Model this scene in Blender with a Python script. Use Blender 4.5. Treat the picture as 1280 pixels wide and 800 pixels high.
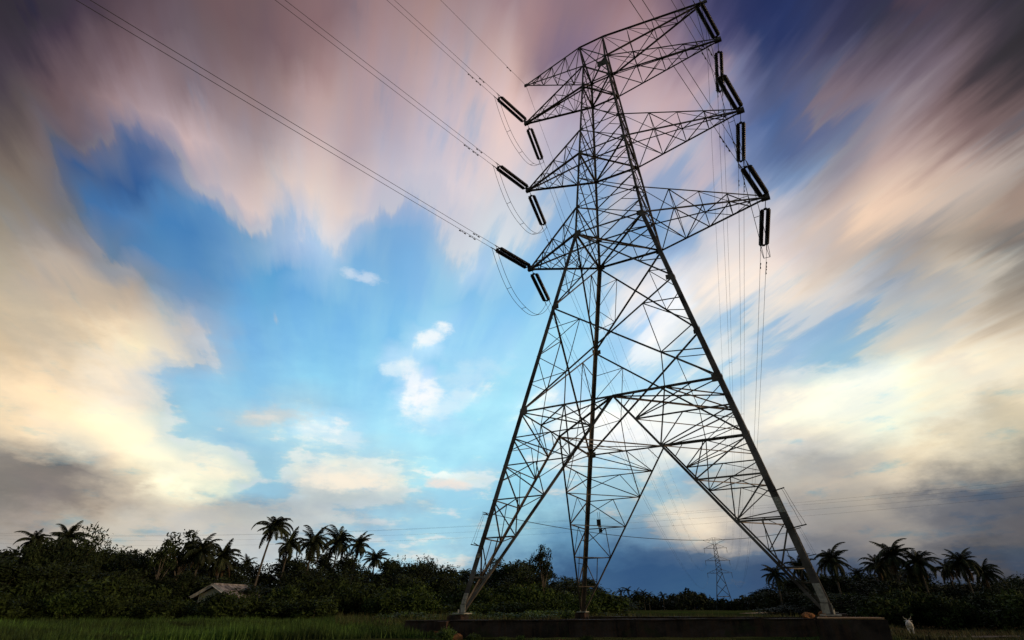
import bpy, math, random
import numpy as np
from mathutils import Vector, Matrix

for o in list(bpy.data.objects):
    bpy.data.objects.remove(o, do_unlink=True)
scene = bpy.context.scene
COL = scene.collection
rng = random.Random(7)
NP = np.random.RandomState(11)
D2R = math.radians

# ------------------------------------------------------------------ camera
CAM = Vector((6.432, -25.74, 0.204))
PITCH, YAW, FPX = 0.505, -0.496, 651.9
cd = bpy.data.cameras.new('camera')
cam = bpy.data.objects.new('camera', cd)
COL.objects.link(cam)
cam.location = CAM
cam.rotation_euler = (math.pi / 2 + PITCH, 0, -YAW)
cd.sensor_width = 36.0
cd.lens = FPX / 1280 * 36.0
cd.clip_start = 0.05
cd.clip_end = 12000
scene.camera = cam

# ------------------------------------------------------------------ exposure
scene.view_settings.view_transform = 'Standard'
scene.view_settings.look = 'None'
scene.view_settings.exposure = 0.0
scene.view_settings.gamma = 1.0
scene.view_settings.use_curve_mapping = False

SUN_AZ, SUN_EL = 86.0, 9.0          # low evening sun, off to the right of the view

# colour of the evening sky (display values 0..255) by elevation row and azimuth column, degrees,
# in two azimuth spans that meet at SKY_MID
SKY_ELEV = [0, 1.5, 3, 4.5, 6, 8, 10, 12, 14, 16, 18.5, 21, 23.5, 26, 28.5, 31, 34, 37, 40, 43, 46, 49, 52, 56, 60, 65, 72]
SKY_LEFT, SKY_MID, SKY_RIGHT = -100.0, -36.0, 42.0
SKY_WEST = [
    [178, 182, 181, 178, 182, 181, 178, 182, 181, 178, 182, 181, 178, 182, 181, 178, 182, 181, 178, 182, 181, 178, 182, 181, 178, 182, 181, 178, 182, 181, 178, 182, 181, 178, 182, 181, 178, 182, 181, 178, 182, 181, 178, 182, 181, 178, 182, 181, 185, 189, 187, 189, 193, 191, 192, 196, 195, 194, 198, 196, 192, 199, 200, 190, 200, 203, 190, 200, 203, 190, 200, 203, 190, 200, 205, 188, 204, 209, 187, 206, 211, 182, 205, 212, 175, 202, 215, 172, 201, 215, 174, 199, 212, 177, 197, 207],
    [173, 170, 165, 176, 176, 172, 179, 180, 177, 180, 182, 180, 181, 184, 182, 182, 185, 183, 182, 186, 184, 182, 186, 185, 182, 186, 185, 182, 186, 184, 182, 186, 184, 182, 186, 184, 182, 186, 184, 182, 186, 184, 182, 186, 184, 183, 186, 185, 190, 194, 192, 193, 197, 195, 196, 200, 198, 197, 201, 200, 194, 202, 204, 193, 202, 206, 193, 202, 206, 193, 202, 206, 193, 204, 208, 190, 207, 212, 189, 209, 214, 184, 207, 215, 177, 204, 217, 175, 203, 218, 178, 201, 214, 181, 199, 209],
    [139, 130, 123, 148, 140, 132, 157, 148, 140, 162, 154, 146, 165, 157, 149, 165, 158, 150, 165, 159, 151, 166, 161, 154, 169, 164, 158, 171, 167, 161, 172, 170, 165, 174, 173, 168, 175, 175, 171, 177, 177, 173, 178, 178, 175, 181, 182, 179, 188, 190, 187, 191, 193, 190, 196, 198, 195, 196, 200, 198, 195, 202, 204, 195, 203, 206, 194, 203, 206, 194, 203, 206, 193, 205, 209, 191, 208, 213, 189, 209, 215, 184, 208, 216, 177, 205, 219, 176, 204, 219, 179, 202, 214, 181, 198, 209],
    [155, 147, 137, 120, 115, 112, 120, 115, 112, 129, 122, 117, 136, 128, 121, 140, 131, 124, 146, 137, 130, 151, 143, 135, 156, 148, 139, 160, 152, 144, 163, 155, 147, 165, 157, 149, 165, 157, 149, 165, 158, 150, 165, 158, 150, 170, 163, 156, 174, 169, 162, 181, 176, 169, 189, 184, 176, 193, 190, 183, 198, 198, 195, 198, 199, 197, 194, 197, 196, 192, 196, 197, 189, 198, 201, 184, 202, 208, 183, 204, 211, 180, 206, 216, 177, 208, 221, 176, 208, 222, 178, 207, 219, 179, 205, 217],
    [234, 213, 181, 231, 211, 180, 204, 193, 173, 162, 156, 145, 126, 120, 115, 118, 113, 111, 120, 115, 112, 126, 120, 115, 132, 125, 119, 136, 128, 121, 139, 130, 123, 142, 134, 126, 146, 137, 130, 149, 141, 133, 153, 144, 136, 161, 152, 145, 169, 162, 154, 183, 177, 168, 189, 184, 175, 195, 190, 183, 200, 197, 191, 198, 196, 191, 193, 192, 189, 190, 191, 189, 185, 192, 195, 178, 195, 203, 177, 198, 207, 177, 205, 216, 186, 211, 220, 177, 213, 226, 177, 215, 227, 177, 215, 227],
    [233, 210, 177, 243, 219, 185, 240, 217, 184, 235, 213, 182, 232, 212, 181, 228, 208, 179, 205, 194, 174, 177, 172, 160, 147, 138, 128, 125, 119, 115, 119, 114, 111, 118, 113, 111, 120, 115, 112, 123, 118, 114, 128, 122, 117, 135, 126, 122, 143, 134, 127, 171, 160, 148, 184, 175, 163, 209, 200, 183, 212, 203, 187, 191, 188, 180, 177, 181, 180, 176, 182, 184, 179, 188, 191, 181, 191, 196, 180, 194, 200, 179, 202, 211, 179, 211, 222, 179, 214, 225, 178, 218, 229, 177, 220, 232],
    [203, 185, 157, 210, 190, 160, 225, 203, 171, 240, 216, 183, 243, 219, 185, 240, 217, 184, 236, 214, 182, 233, 212, 181, 232, 211, 181, 229, 209, 179, 215, 199, 174, 193, 186, 170, 174, 170, 158, 153, 145, 135, 135, 128, 122, 122, 117, 114, 133, 127, 124, 159, 153, 146, 210, 200, 181, 255, 251, 224, 242, 242, 217, 207, 223, 214, 175, 211, 222, 179, 209, 217, 197, 209, 209, 201, 208, 205, 194, 204, 203, 189, 203, 205, 187, 205, 209, 187, 210, 215, 182, 218, 228, 178, 225, 238],
    [182, 168, 147, 191, 176, 152, 204, 185, 157, 210, 189, 159, 219, 198, 166, 234, 211, 178, 242, 218, 184, 243, 219, 185, 241, 217, 184, 238, 215, 183, 235, 213, 182, 233, 212, 181, 232, 211, 181, 231, 211, 181, 238, 220, 192, 222, 214, 195, 221, 213, 195, 250, 234, 206, 255, 248, 218, 253, 246, 220, 252, 244, 219, 244, 242, 220, 186, 216, 222, 182, 214, 223, 218, 226, 221, 240, 236, 224, 236, 234, 222, 234, 233, 223, 236, 235, 225, 213, 224, 221, 187, 223, 231, 184, 229, 240],
    [156, 146, 131, 169, 157, 139, 186, 172, 150, 192, 177, 153, 204, 185, 157, 209, 189, 159, 214, 193, 163, 226, 203, 171, 236, 213, 180, 242, 218, 184, 243, 219, 185, 242, 218, 184, 240, 217, 183, 241, 219, 186, 252, 228, 196, 255, 232, 199, 255, 240, 208, 255, 247, 216, 236, 233, 215, 175, 206, 218, 167, 205, 222, 161, 205, 226, 163, 206, 226, 168, 209, 227, 175, 212, 227, 180, 213, 226, 182, 215, 227, 183, 217, 229, 183, 218, 229, 182, 220, 232, 178, 225, 239, 176, 229, 245],
    [132, 123, 113, 151, 141, 127, 160, 149, 133, 177, 164, 144, 187, 173, 150, 193, 177, 153, 202, 184, 157, 208, 188, 159, 211, 190, 160, 218, 197, 166, 228, 205, 173, 236, 213, 179, 241, 217, 183, 247, 223, 189, 248, 224, 191, 248, 228, 200, 250, 235, 213, 240, 230, 211, 175, 205, 216, 158, 204, 226, 161, 204, 226, 180, 207, 219, 189, 208, 216, 180, 213, 228, 199, 229, 242, 210, 234, 245, 195, 230, 244, 176, 225, 244, 169, 224, 245, 170, 225, 245, 172, 227, 246, 173, 229, 247],
    [110, 101, 96, 128, 119, 110, 137, 128, 117, 154, 144, 130, 160, 149, 134, 174, 162, 143, 186, 172, 150, 189, 174, 151, 196, 179, 154, 203, 185, 157, 208, 188, 159, 210, 189, 159, 214, 193, 163, 226, 204, 174, 235, 213, 182, 245, 227, 201, 246, 231, 209, 211, 217, 216, 161, 200, 222, 152, 200, 228, 149, 202, 231, 147, 204, 234, 153, 205, 232, 171, 210, 227, 173, 212, 228, 161, 214, 237, 159, 216, 242, 161, 219, 244, 164, 220, 245, 193, 232, 248, 216, 240, 251, 204, 237, 250],
    [94, 87, 87, 109, 101, 96, 119, 110, 103, 131, 122, 112, 141, 132, 120, 155, 145, 130, 159, 149, 133, 171, 159, 141, 182, 169, 147, 187, 173, 150, 190, 175, 152, 196, 179, 154, 203, 185, 159, 211, 191, 163, 230, 208, 176, 255, 233, 197, 255, 236, 200, 239, 226, 204, 186, 198, 205, 172, 200, 219, 145, 196, 227, 139, 198, 233, 142, 202, 235, 146, 208, 238, 148, 212, 240, 150, 213, 241, 152, 214, 243, 154, 214, 244, 168, 220, 246, 249, 253, 255, 210, 239, 251, 183, 229, 247],
    [75, 69, 76, 89, 82, 84, 107, 99, 95, 111, 103, 98, 126, 117, 108, 132, 123, 113, 143, 134, 121, 155, 144, 130, 158, 147, 132, 166, 154, 137, 176, 164, 144, 184, 170, 149, 184, 170, 154, 186, 172, 156, 197, 182, 162, 210, 193, 171, 215, 200, 180, 203, 196, 186, 192, 192, 194, 163, 185, 205, 131, 181, 220, 122, 181, 225, 126, 186, 228, 130, 192, 231, 133, 197, 233, 137, 200, 235, 142, 204, 238, 155, 211, 241, 206, 234, 249, 186, 226, 247, 160, 217, 244, 165, 219, 244],
    [61, 56, 69, 72, 66, 74, 86, 80, 82, 102, 94, 92, 109, 100, 96, 116, 108, 101, 128, 120, 110, 133, 124, 114, 142, 133, 121, 153, 143, 128, 157, 147, 132, 160, 150, 139, 181, 168, 155, 178, 167, 155, 171, 162, 152, 171, 161, 152, 143, 153, 163, 121, 153, 184, 121, 157, 191, 118, 164, 204, 112, 170, 216, 115, 175, 221, 119, 181, 224, 123, 186, 228, 125, 188, 229, 128, 191, 231, 132, 196, 233, 135, 198, 235, 138, 200, 236, 187, 225, 246, 206, 234, 249, 152, 208, 242],
    [52, 46, 58, 61, 55, 69, 69, 63, 73, 84, 78, 81, 95, 88, 87, 108, 100, 96, 110, 101, 96, 119, 111, 103, 129, 120, 111, 132, 123, 113, 136, 128, 119, 135, 131, 132, 139, 136, 139, 103, 125, 151, 96, 126, 159, 89, 133, 174, 92, 140, 184, 89, 141, 187, 93, 144, 190, 99, 155, 202, 98, 162, 211, 102, 165, 214, 109, 172, 218, 114, 177, 221, 117, 180, 223, 122, 184, 226, 128, 189, 229, 131, 192, 231, 133, 195, 232, 137, 198, 235, 151, 206, 239, 157, 209, 241],
    [48, 43, 56, 52, 46, 58, 60, 54, 68, 66, 60, 72, 81, 75, 79, 88, 82, 83, 101, 94, 92, 109, 101, 96, 111, 102, 97, 119, 111, 104, 117, 114, 114, 105, 111, 122, 77, 112, 153, 71, 117, 167, 83, 128, 175, 77, 130, 179, 76, 132, 182, 80, 134, 183, 99, 148, 192, 112, 159, 200, 94, 157, 206, 95, 159, 209, 123, 176, 217, 143, 188, 223, 132, 184, 222, 127, 184, 224, 129, 186, 225, 126, 185, 225, 133, 189, 227, 141, 194, 230, 137, 195, 231, 137, 195, 232],
    [48, 43, 56, 48, 43, 56, 49, 44, 56, 58, 52, 64, 62, 57, 71, 71, 65, 74, 83, 77, 80, 89, 82, 84, 101, 93, 91, 112, 105, 104, 100, 101, 115, 64, 91, 134, 67, 96, 140, 56, 93, 144, 60, 100, 150, 85, 125, 168, 96, 141, 183, 96, 145, 189, 105, 151, 193, 119, 160, 198, 146, 176, 207, 177, 193, 214, 196, 206, 222, 184, 204, 226, 146, 186, 221, 125, 177, 218, 123, 176, 218, 126, 178, 218, 132, 183, 221, 138, 188, 224, 142, 192, 226, 145, 194, 227],
    [48, 43, 56, 48, 43, 56, 48, 43, 56, 48, 43, 56, 55, 49, 61, 60, 54, 68, 64, 58, 71, 73, 67, 75, 88, 80, 84, 97, 88, 98, 96, 91, 106, 104, 104, 125, 93, 107, 140, 83, 106, 146, 103, 119, 153, 145, 147, 167, 181, 171, 179, 195, 181, 184, 202, 187, 188, 201, 190, 193, 197, 193, 200, 201, 199, 207, 210, 208, 215, 206, 207, 216, 181, 193, 213, 153, 183, 213, 132, 175, 212, 129, 175, 214, 136, 178, 215, 145, 183, 216, 156, 187, 216, 162, 190, 217],
    [48, 43, 56, 48, 43, 56, 48, 43, 56, 48, 43, 56, 48, 43, 56, 50, 45, 57, 57, 51, 63, 70, 61, 73, 95, 80, 88, 108, 91, 98, 126, 107, 112, 150, 128, 132, 164, 143, 147, 177, 155, 158, 190, 167, 168, 201, 177, 176, 195, 174, 174, 183, 167, 169, 184, 169, 171, 197, 183, 181, 209, 194, 191, 215, 200, 196, 215, 202, 198, 210, 198, 197, 203, 195, 199, 193, 190, 202, 182, 185, 202, 180, 185, 204, 184, 189, 206, 192, 194, 208, 193, 195, 209, 189, 194, 210],
    [48, 43, 56, 48, 43, 56, 48, 43, 56, 48, 43, 56, 48, 43, 56, 48, 43, 56, 47, 43, 57, 53, 47, 62, 74, 62, 75, 98, 82, 90, 111, 92, 99, 128, 107, 112, 142, 120, 124, 143, 121, 124, 139, 118, 121, 147, 126, 129, 155, 136, 139, 154, 139, 145, 156, 143, 149, 170, 156, 160, 188, 172, 173, 201, 184, 183, 203, 187, 185, 195, 181, 184, 192, 181, 186, 194, 185, 194, 194, 187, 198, 200, 192, 201, 207, 198, 205, 211, 201, 207, 213, 203, 209, 212, 203, 210],
    [48, 43, 56, 48, 43, 56, 48, 43, 56, 48, 43, 56, 48, 43, 56, 47, 43, 57, 53, 47, 61, 56, 49, 65, 64, 54, 68, 79, 66, 76, 96, 79, 87, 107, 88, 94, 112, 93, 99, 116, 97, 101, 123, 103, 107, 131, 111, 115, 139, 120, 123, 142, 123, 127, 148, 129, 133, 162, 143, 146, 177, 158, 160, 186, 166, 169, 182, 166, 171, 172, 160, 171, 173, 163, 175, 181, 171, 182, 184, 174, 185, 193, 181, 190, 202, 188, 195, 209, 193, 198, 212, 195, 199, 212, 196, 200],
    [48, 43, 56, 48, 43, 56, 48, 43, 56, 48, 43, 56, 48, 43, 58, 54, 47, 62, 57, 49, 65, 65, 55, 69, 78, 65, 75, 87, 71, 80, 91, 75, 82, 99, 81, 87, 108, 88, 92, 111, 92, 96, 113, 95, 99, 116, 97, 102, 119, 100, 105, 127, 107, 112, 142, 122, 125, 160, 138, 141, 174, 151, 153, 178, 156, 157, 176, 156, 159, 170, 153, 161, 172, 155, 163, 177, 159, 166, 182, 163, 170, 189, 171, 176, 198, 178, 183, 205, 185, 187, 208, 187, 190, 210, 190, 192],
    [48, 43, 56, 48, 43, 56, 48, 43, 57, 50, 45, 59, 56, 48, 64, 58, 50, 66, 68, 57, 70, 81, 66, 77, 87, 71, 80, 92, 75, 83, 100, 82, 87, 106, 87, 91, 107, 88, 91, 107, 87, 92, 106, 87, 93, 107, 89, 95, 109, 90, 97, 115, 95, 102, 125, 104, 110, 139, 117, 121, 150, 126, 130, 157, 133, 136, 165, 141, 143, 170, 146, 150, 173, 150, 154, 175, 152, 156, 179, 156, 160, 186, 163, 165, 193, 169, 171, 198, 174, 175, 200, 176, 176, 203, 179, 179],
    [47, 43, 57, 51, 45, 60, 56, 49, 64, 58, 50, 66, 68, 57, 70, 80, 66, 76, 87, 71, 80, 90, 74, 82, 97, 80, 86, 104, 85, 89, 107, 88, 91, 107, 87, 92, 107, 87, 92, 106, 87, 93, 106, 87, 93, 107, 88, 94, 111, 91, 98, 118, 96, 102, 123, 100, 106, 126, 102, 108, 130, 106, 111, 139, 114, 118, 149, 123, 126, 158, 131, 133, 163, 136, 138, 166, 140, 141, 170, 144, 144, 174, 147, 147, 176, 150, 150, 178, 151, 151, 179, 152, 152, 182, 156, 154],
    [57, 49, 65, 64, 54, 68, 74, 62, 73, 84, 69, 79, 87, 72, 80, 92, 75, 83, 99, 81, 86, 105, 85, 90, 107, 88, 91, 107, 87, 92, 107, 87, 92, 106, 87, 93, 106, 87, 93, 106, 87, 94, 109, 89, 96, 114, 93, 100, 120, 98, 104, 124, 101, 107, 126, 103, 108, 129, 105, 110, 135, 109, 113, 141, 114, 117, 146, 119, 121, 149, 121, 122, 150, 122, 123, 152, 124, 125, 155, 127, 127, 158, 130, 130, 161, 133, 131, 161, 133, 132, 161, 133, 133, 161, 133, 134],
    [87, 72, 81, 92, 75, 83, 97, 80, 86, 103, 84, 89, 107, 87, 91, 107, 88, 91, 107, 87, 92, 107, 87, 92, 106, 87, 93, 106, 87, 93, 106, 87, 94, 107, 88, 95, 111, 91, 98, 116, 95, 101, 121, 99, 105, 125, 101, 107, 126, 103, 108, 129, 105, 110, 134, 108, 113, 139, 113, 116, 144, 117, 119, 148, 120, 122, 149, 121, 122, 150, 122, 123, 153, 124, 125, 155, 127, 127, 158, 130, 129, 160, 132, 131, 161, 133, 132, 161, 133, 132, 161, 133, 133, 161, 133, 134],
    [106, 87, 93, 106, 87, 93, 106, 87, 93, 106, 87, 93, 106, 88, 94, 109, 89, 96, 112, 92, 98, 115, 94, 100, 119, 97, 103, 123, 100, 106, 125, 102, 107, 126, 102, 108, 128, 104, 109, 131, 106, 111, 134, 109, 113, 139, 113, 116, 143, 116, 118, 147, 119, 121, 149, 121, 122, 149, 121, 122, 150, 122, 123, 152, 124, 124, 154, 126, 126, 156, 128, 128, 158, 130, 130, 160, 132, 131, 161, 133, 132, 161, 133, 132, 161, 133, 132, 161, 133, 133, 161, 133, 134, 161, 132, 134],
]
SKY_EAST = [
    [177, 197, 207, 172, 192, 203, 138, 165, 186, 115, 146, 174, 99, 131, 161, 76, 108, 141, 70, 103, 136, 61, 94, 130, 57, 90, 127, 54, 87, 125, 52, 85, 122, 53, 83, 119, 56, 80, 113, 59, 79, 108, 66, 79, 99, 69, 78, 96, 73, 79, 92, 71, 75, 88, 68, 72, 84, 65, 67, 76, 64, 67, 76, 64, 67, 76, 64, 67, 76, 64, 67, 76, 64, 67, 76, 64, 67, 76, 64, 67, 76, 64, 67, 76, 64, 67, 76, 64, 67, 76, 64, 67, 76, 64, 67, 76],
    [181, 199, 209, 175, 193, 205, 136, 165, 187, 110, 146, 174, 95, 129, 160, 73, 106, 140, 67, 100, 135, 60, 93, 130, 56, 89, 127, 54, 87, 125, 52, 85, 123, 53, 84, 120, 56, 81, 115, 59, 80, 111, 68, 80, 101, 71, 80, 98, 75, 80, 94, 73, 78, 91, 70, 75, 87, 66, 69, 79, 66, 68, 77, 66, 68, 77, 66, 68, 77, 66, 69, 77, 66, 69, 78, 66, 69, 78, 66, 69, 78, 67, 70, 80, 68, 71, 81, 70, 73, 85, 72, 76, 88, 74, 78, 89],
    [181, 198, 209, 170, 188, 202, 127, 158, 182, 100, 137, 167, 84, 120, 153, 67, 101, 136, 62, 96, 132, 58, 91, 129, 56, 89, 127, 56, 88, 126, 56, 87, 124, 57, 87, 122, 60, 85, 117, 64, 84, 113, 71, 84, 106, 75, 84, 103, 78, 85, 101, 78, 85, 100, 75, 82, 97, 73, 79, 93, 72, 77, 88, 73, 77, 89, 74, 78, 89, 76, 79, 89, 79, 80, 89, 82, 83, 90, 86, 87, 93, 92, 91, 97, 95, 94, 99, 93, 93, 99, 89, 91, 99, 91, 93, 101],
    [179, 205, 217, 169, 197, 211, 135, 171, 194, 113, 153, 182, 98, 138, 169, 82, 121, 155, 77, 115, 150, 75, 110, 144, 75, 106, 139, 81, 107, 137, 93, 112, 134, 99, 114, 134, 97, 111, 131, 100, 111, 130, 105, 111, 123, 114, 116, 123, 131, 128, 129, 137, 133, 131, 118, 116, 119, 105, 104, 109, 93, 92, 98, 95, 94, 99, 95, 94, 99, 94, 93, 99, 92, 91, 98, 90, 91, 99, 89, 91, 100, 92, 94, 102, 97, 98, 104, 98, 100, 106, 104, 104, 107, 122, 120, 117],
    [177, 215, 227, 170, 209, 223, 148, 190, 210, 132, 176, 201, 119, 164, 193, 105, 151, 183, 103, 148, 180, 109, 146, 174, 117, 146, 169, 145, 158, 168, 199, 190, 179, 203, 192, 179, 167, 163, 161, 153, 151, 153, 148, 145, 145, 144, 140, 139, 141, 137, 137, 144, 140, 138, 116, 116, 121, 96, 99, 109, 89, 91, 100, 89, 91, 101, 91, 93, 101, 95, 96, 102, 98, 98, 104, 98, 99, 106, 100, 101, 107, 105, 105, 108, 118, 116, 114, 146, 141, 131, 183, 174, 155, 198, 188, 166],
    [177, 220, 232, 173, 217, 230, 161, 205, 221, 153, 197, 216, 141, 186, 207, 126, 170, 196, 127, 170, 194, 135, 171, 192, 142, 171, 188, 174, 185, 189, 223, 214, 199, 215, 205, 191, 181, 177, 173, 163, 162, 163, 155, 153, 154, 149, 147, 146, 164, 159, 153, 165, 158, 150, 116, 117, 122, 102, 105, 114, 99, 101, 108, 101, 102, 107, 104, 104, 107, 109, 108, 109, 120, 118, 115, 138, 134, 126, 162, 156, 141, 188, 179, 159, 198, 188, 166, 193, 183, 161, 235, 222, 196, 243, 229, 202],
    [178, 225, 238, 175, 225, 238, 169, 221, 236, 166, 219, 235, 163, 212, 229, 160, 200, 219, 160, 197, 215, 159, 193, 210, 161, 191, 205, 166, 191, 202, 170, 187, 195, 173, 182, 187, 175, 178, 179, 174, 174, 172, 173, 171, 167, 180, 173, 165, 187, 179, 168, 206, 195, 178, 195, 185, 169, 174, 166, 153, 147, 142, 133, 143, 138, 129, 160, 154, 140, 178, 171, 152, 193, 184, 162, 198, 188, 166, 193, 183, 161, 210, 199, 175, 243, 230, 202, 241, 228, 201, 226, 213, 190, 206, 193, 174],
    [184, 229, 240, 232, 241, 236, 201, 232, 236, 174, 231, 245, 176, 225, 240, 181, 217, 231, 179, 213, 227, 173, 207, 222, 170, 203, 218, 169, 201, 215, 165, 192, 206, 163, 184, 196, 171, 181, 186, 182, 181, 178, 182, 180, 175, 184, 181, 174, 195, 190, 179, 219, 209, 189, 231, 219, 194, 222, 210, 185, 213, 202, 177, 197, 188, 165, 198, 188, 166, 192, 183, 161, 202, 192, 169, 235, 222, 196, 245, 232, 204, 239, 225, 199, 226, 213, 190, 216, 203, 182, 182, 171, 156, 157, 148, 136],
    [176, 229, 245, 175, 229, 245, 175, 230, 246, 178, 231, 246, 195, 231, 242, 209, 231, 238, 212, 230, 237, 213, 230, 235, 225, 234, 233, 236, 240, 236, 239, 241, 235, 235, 235, 230, 229, 227, 221, 225, 220, 209, 231, 224, 210, 242, 233, 213, 255, 248, 222, 255, 254, 228, 255, 254, 227, 246, 235, 207, 218, 208, 184, 209, 198, 174, 231, 219, 193, 244, 231, 203, 244, 231, 204, 234, 221, 196, 226, 213, 190, 219, 207, 185, 193, 181, 163, 166, 156, 142, 150, 141, 131, 115, 110, 107],
    [173, 229, 247, 174, 229, 247, 176, 230, 248, 179, 231, 248, 197, 234, 246, 224, 240, 245, 245, 251, 250, 254, 255, 253, 255, 255, 253, 255, 255, 251, 255, 255, 250, 255, 255, 249, 255, 252, 242, 246, 240, 227, 254, 247, 227, 255, 255, 233, 255, 255, 236, 255, 255, 236, 255, 255, 231, 255, 247, 218, 253, 241, 214, 248, 235, 208, 240, 226, 200, 230, 217, 192, 226, 213, 190, 219, 207, 185, 198, 186, 167, 174, 164, 149, 158, 149, 136, 131, 124, 118, 122, 115, 110, 146, 133, 124],
    [204, 237, 250, 176, 229, 247, 173, 229, 247, 181, 231, 248, 203, 237, 248, 219, 240, 246, 241, 249, 250, 250, 253, 252, 249, 252, 250, 240, 246, 245, 227, 237, 239, 215, 230, 234, 204, 222, 230, 213, 223, 225, 227, 229, 225, 247, 243, 228, 255, 255, 235, 255, 255, 239, 255, 255, 237, 255, 251, 226, 236, 227, 208, 241, 231, 208, 222, 209, 188, 207, 195, 175, 189, 177, 160, 171, 160, 146, 158, 149, 137, 141, 133, 125, 113, 109, 106, 135, 126, 117, 151, 137, 127, 148, 132, 124],
    [183, 229, 247, 193, 232, 248, 177, 228, 246, 167, 225, 246, 194, 233, 247, 209, 236, 248, 192, 228, 245, 185, 224, 243, 182, 222, 243, 179, 220, 243, 180, 217, 238, 189, 218, 234, 175, 211, 232, 187, 212, 225, 188, 208, 220, 183, 207, 221, 159, 194, 213, 155, 191, 211, 173, 195, 204, 200, 202, 196, 196, 197, 191, 202, 194, 181, 182, 171, 156, 165, 155, 142, 157, 148, 136, 142, 135, 126, 113, 108, 107, 128, 120, 113, 143, 131, 122, 153, 138, 129, 150, 133, 125, 116, 100, 99],
    [165, 219, 244, 175, 223, 245, 171, 223, 245, 163, 221, 244, 164, 220, 244, 169, 219, 243, 170, 218, 243, 171, 218, 242, 183, 221, 243, 190, 221, 241, 188, 218, 237, 175, 211, 233, 193, 216, 231, 216, 224, 229, 185, 204, 219, 169, 195, 215, 156, 187, 210, 150, 182, 206, 180, 189, 192, 201, 194, 183, 198, 189, 176, 202, 189, 171, 165, 156, 143, 137, 130, 122, 113, 109, 107, 123, 116, 111, 138, 128, 119, 150, 136, 127, 151, 136, 127, 148, 131, 123, 115, 99, 98, 102, 87, 89],
    [152, 208, 242, 149, 207, 241, 158, 213, 242, 163, 215, 243, 157, 213, 242, 159, 214, 242, 161, 215, 242, 169, 216, 241, 191, 221, 239, 231, 241, 248, 241, 245, 248, 193, 214, 231, 182, 207, 225, 183, 205, 221, 179, 200, 215, 198, 206, 212, 216, 214, 210, 216, 210, 204, 182, 185, 189, 159, 167, 176, 181, 175, 167, 197, 184, 167, 158, 148, 137, 124, 117, 112, 136, 126, 118, 146, 133, 124, 153, 138, 128, 148, 132, 124, 138, 121, 116, 114, 98, 97, 103, 87, 89, 65, 59, 65],
    [157, 209, 241, 145, 203, 239, 147, 206, 239, 148, 207, 239, 150, 208, 239, 155, 210, 240, 157, 212, 241, 168, 214, 239, 197, 220, 236, 230, 232, 236, 250, 249, 248, 253, 252, 250, 227, 226, 224, 240, 231, 222, 245, 233, 221, 244, 231, 218, 233, 220, 208, 214, 204, 194, 201, 192, 184, 176, 169, 163, 164, 155, 149, 162, 152, 142, 163, 152, 141, 153, 141, 131, 152, 137, 128, 151, 136, 126, 150, 133, 125, 126, 109, 106, 112, 96, 96, 102, 86, 88, 67, 60, 66, 54, 50, 57],
    [137, 195, 232, 141, 198, 232, 143, 199, 233, 145, 201, 233, 147, 202, 234, 151, 204, 236, 154, 205, 237, 164, 208, 236, 196, 216, 231, 235, 233, 233, 241, 235, 232, 242, 234, 229, 240, 231, 224, 242, 231, 221, 246, 233, 221, 242, 228, 217, 225, 212, 206, 206, 195, 191, 194, 184, 180, 187, 176, 170, 197, 181, 169, 208, 188, 172, 204, 184, 168, 192, 173, 159, 153, 137, 128, 145, 127, 121, 118, 102, 101, 109, 93, 94, 100, 85, 87, 67, 60, 66, 55, 52, 58, 46, 44, 51],
    [145, 194, 227, 185, 210, 231, 168, 205, 230, 152, 200, 230, 151, 199, 230, 149, 197, 229, 148, 196, 230, 153, 197, 229, 161, 193, 220, 163, 187, 212, 172, 190, 211, 152, 176, 204, 187, 194, 206, 227, 217, 214, 224, 214, 211, 218, 208, 206, 207, 198, 199, 198, 189, 188, 199, 186, 181, 205, 187, 177, 221, 198, 180, 222, 198, 180, 204, 183, 169, 178, 158, 151, 132, 114, 112, 112, 96, 96, 105, 88, 90, 89, 76, 79, 62, 57, 63, 54, 50, 57, 46, 44, 51, 46, 44, 51],
    [162, 190, 217, 170, 196, 221, 179, 204, 224, 179, 205, 224, 168, 199, 223, 149, 188, 221, 140, 183, 220, 142, 183, 220, 143, 178, 213, 132, 168, 204, 125, 163, 201, 145, 172, 202, 184, 188, 202, 160, 174, 198, 199, 194, 201, 181, 182, 194, 141, 157, 184, 131, 146, 172, 144, 145, 159, 145, 140, 151, 162, 149, 152, 179, 159, 156, 171, 151, 149, 149, 130, 129, 125, 106, 108, 101, 86, 89, 73, 64, 69, 60, 55, 62, 51, 48, 55, 46, 44, 51, 46, 44, 51, 46, 44, 51],
    [189, 194, 210, 184, 196, 214, 184, 201, 218, 185, 202, 220, 175, 197, 218, 158, 188, 216, 148, 182, 214, 145, 180, 213, 150, 177, 207, 160, 176, 200, 171, 177, 196, 177, 179, 195, 185, 180, 193, 198, 184, 191, 184, 175, 187, 134, 144, 174, 109, 127, 164, 91, 109, 148, 99, 109, 143, 114, 115, 140, 125, 119, 136, 137, 122, 130, 125, 109, 117, 120, 103, 110, 102, 87, 92, 73, 64, 71, 57, 53, 60, 48, 46, 52, 46, 44, 51, 46, 44, 51, 46, 44, 51, 46, 44, 51],
    [212, 203, 210, 204, 202, 212, 195, 200, 213, 190, 199, 214, 181, 194, 212, 170, 187, 210, 159, 182, 209, 151, 177, 207, 154, 175, 203, 165, 174, 197, 177, 176, 194, 184, 178, 193, 197, 186, 193, 199, 185, 191, 178, 165, 179, 119, 128, 163, 93, 111, 153, 81, 99, 140, 95, 102, 135, 124, 112, 125, 127, 111, 120, 116, 102, 113, 100, 88, 100, 85, 75, 88, 77, 67, 77, 65, 58, 68, 51, 48, 56, 46, 44, 51, 46, 44, 51, 46, 44, 51, 46, 44, 51, 46, 44, 51],
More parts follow.
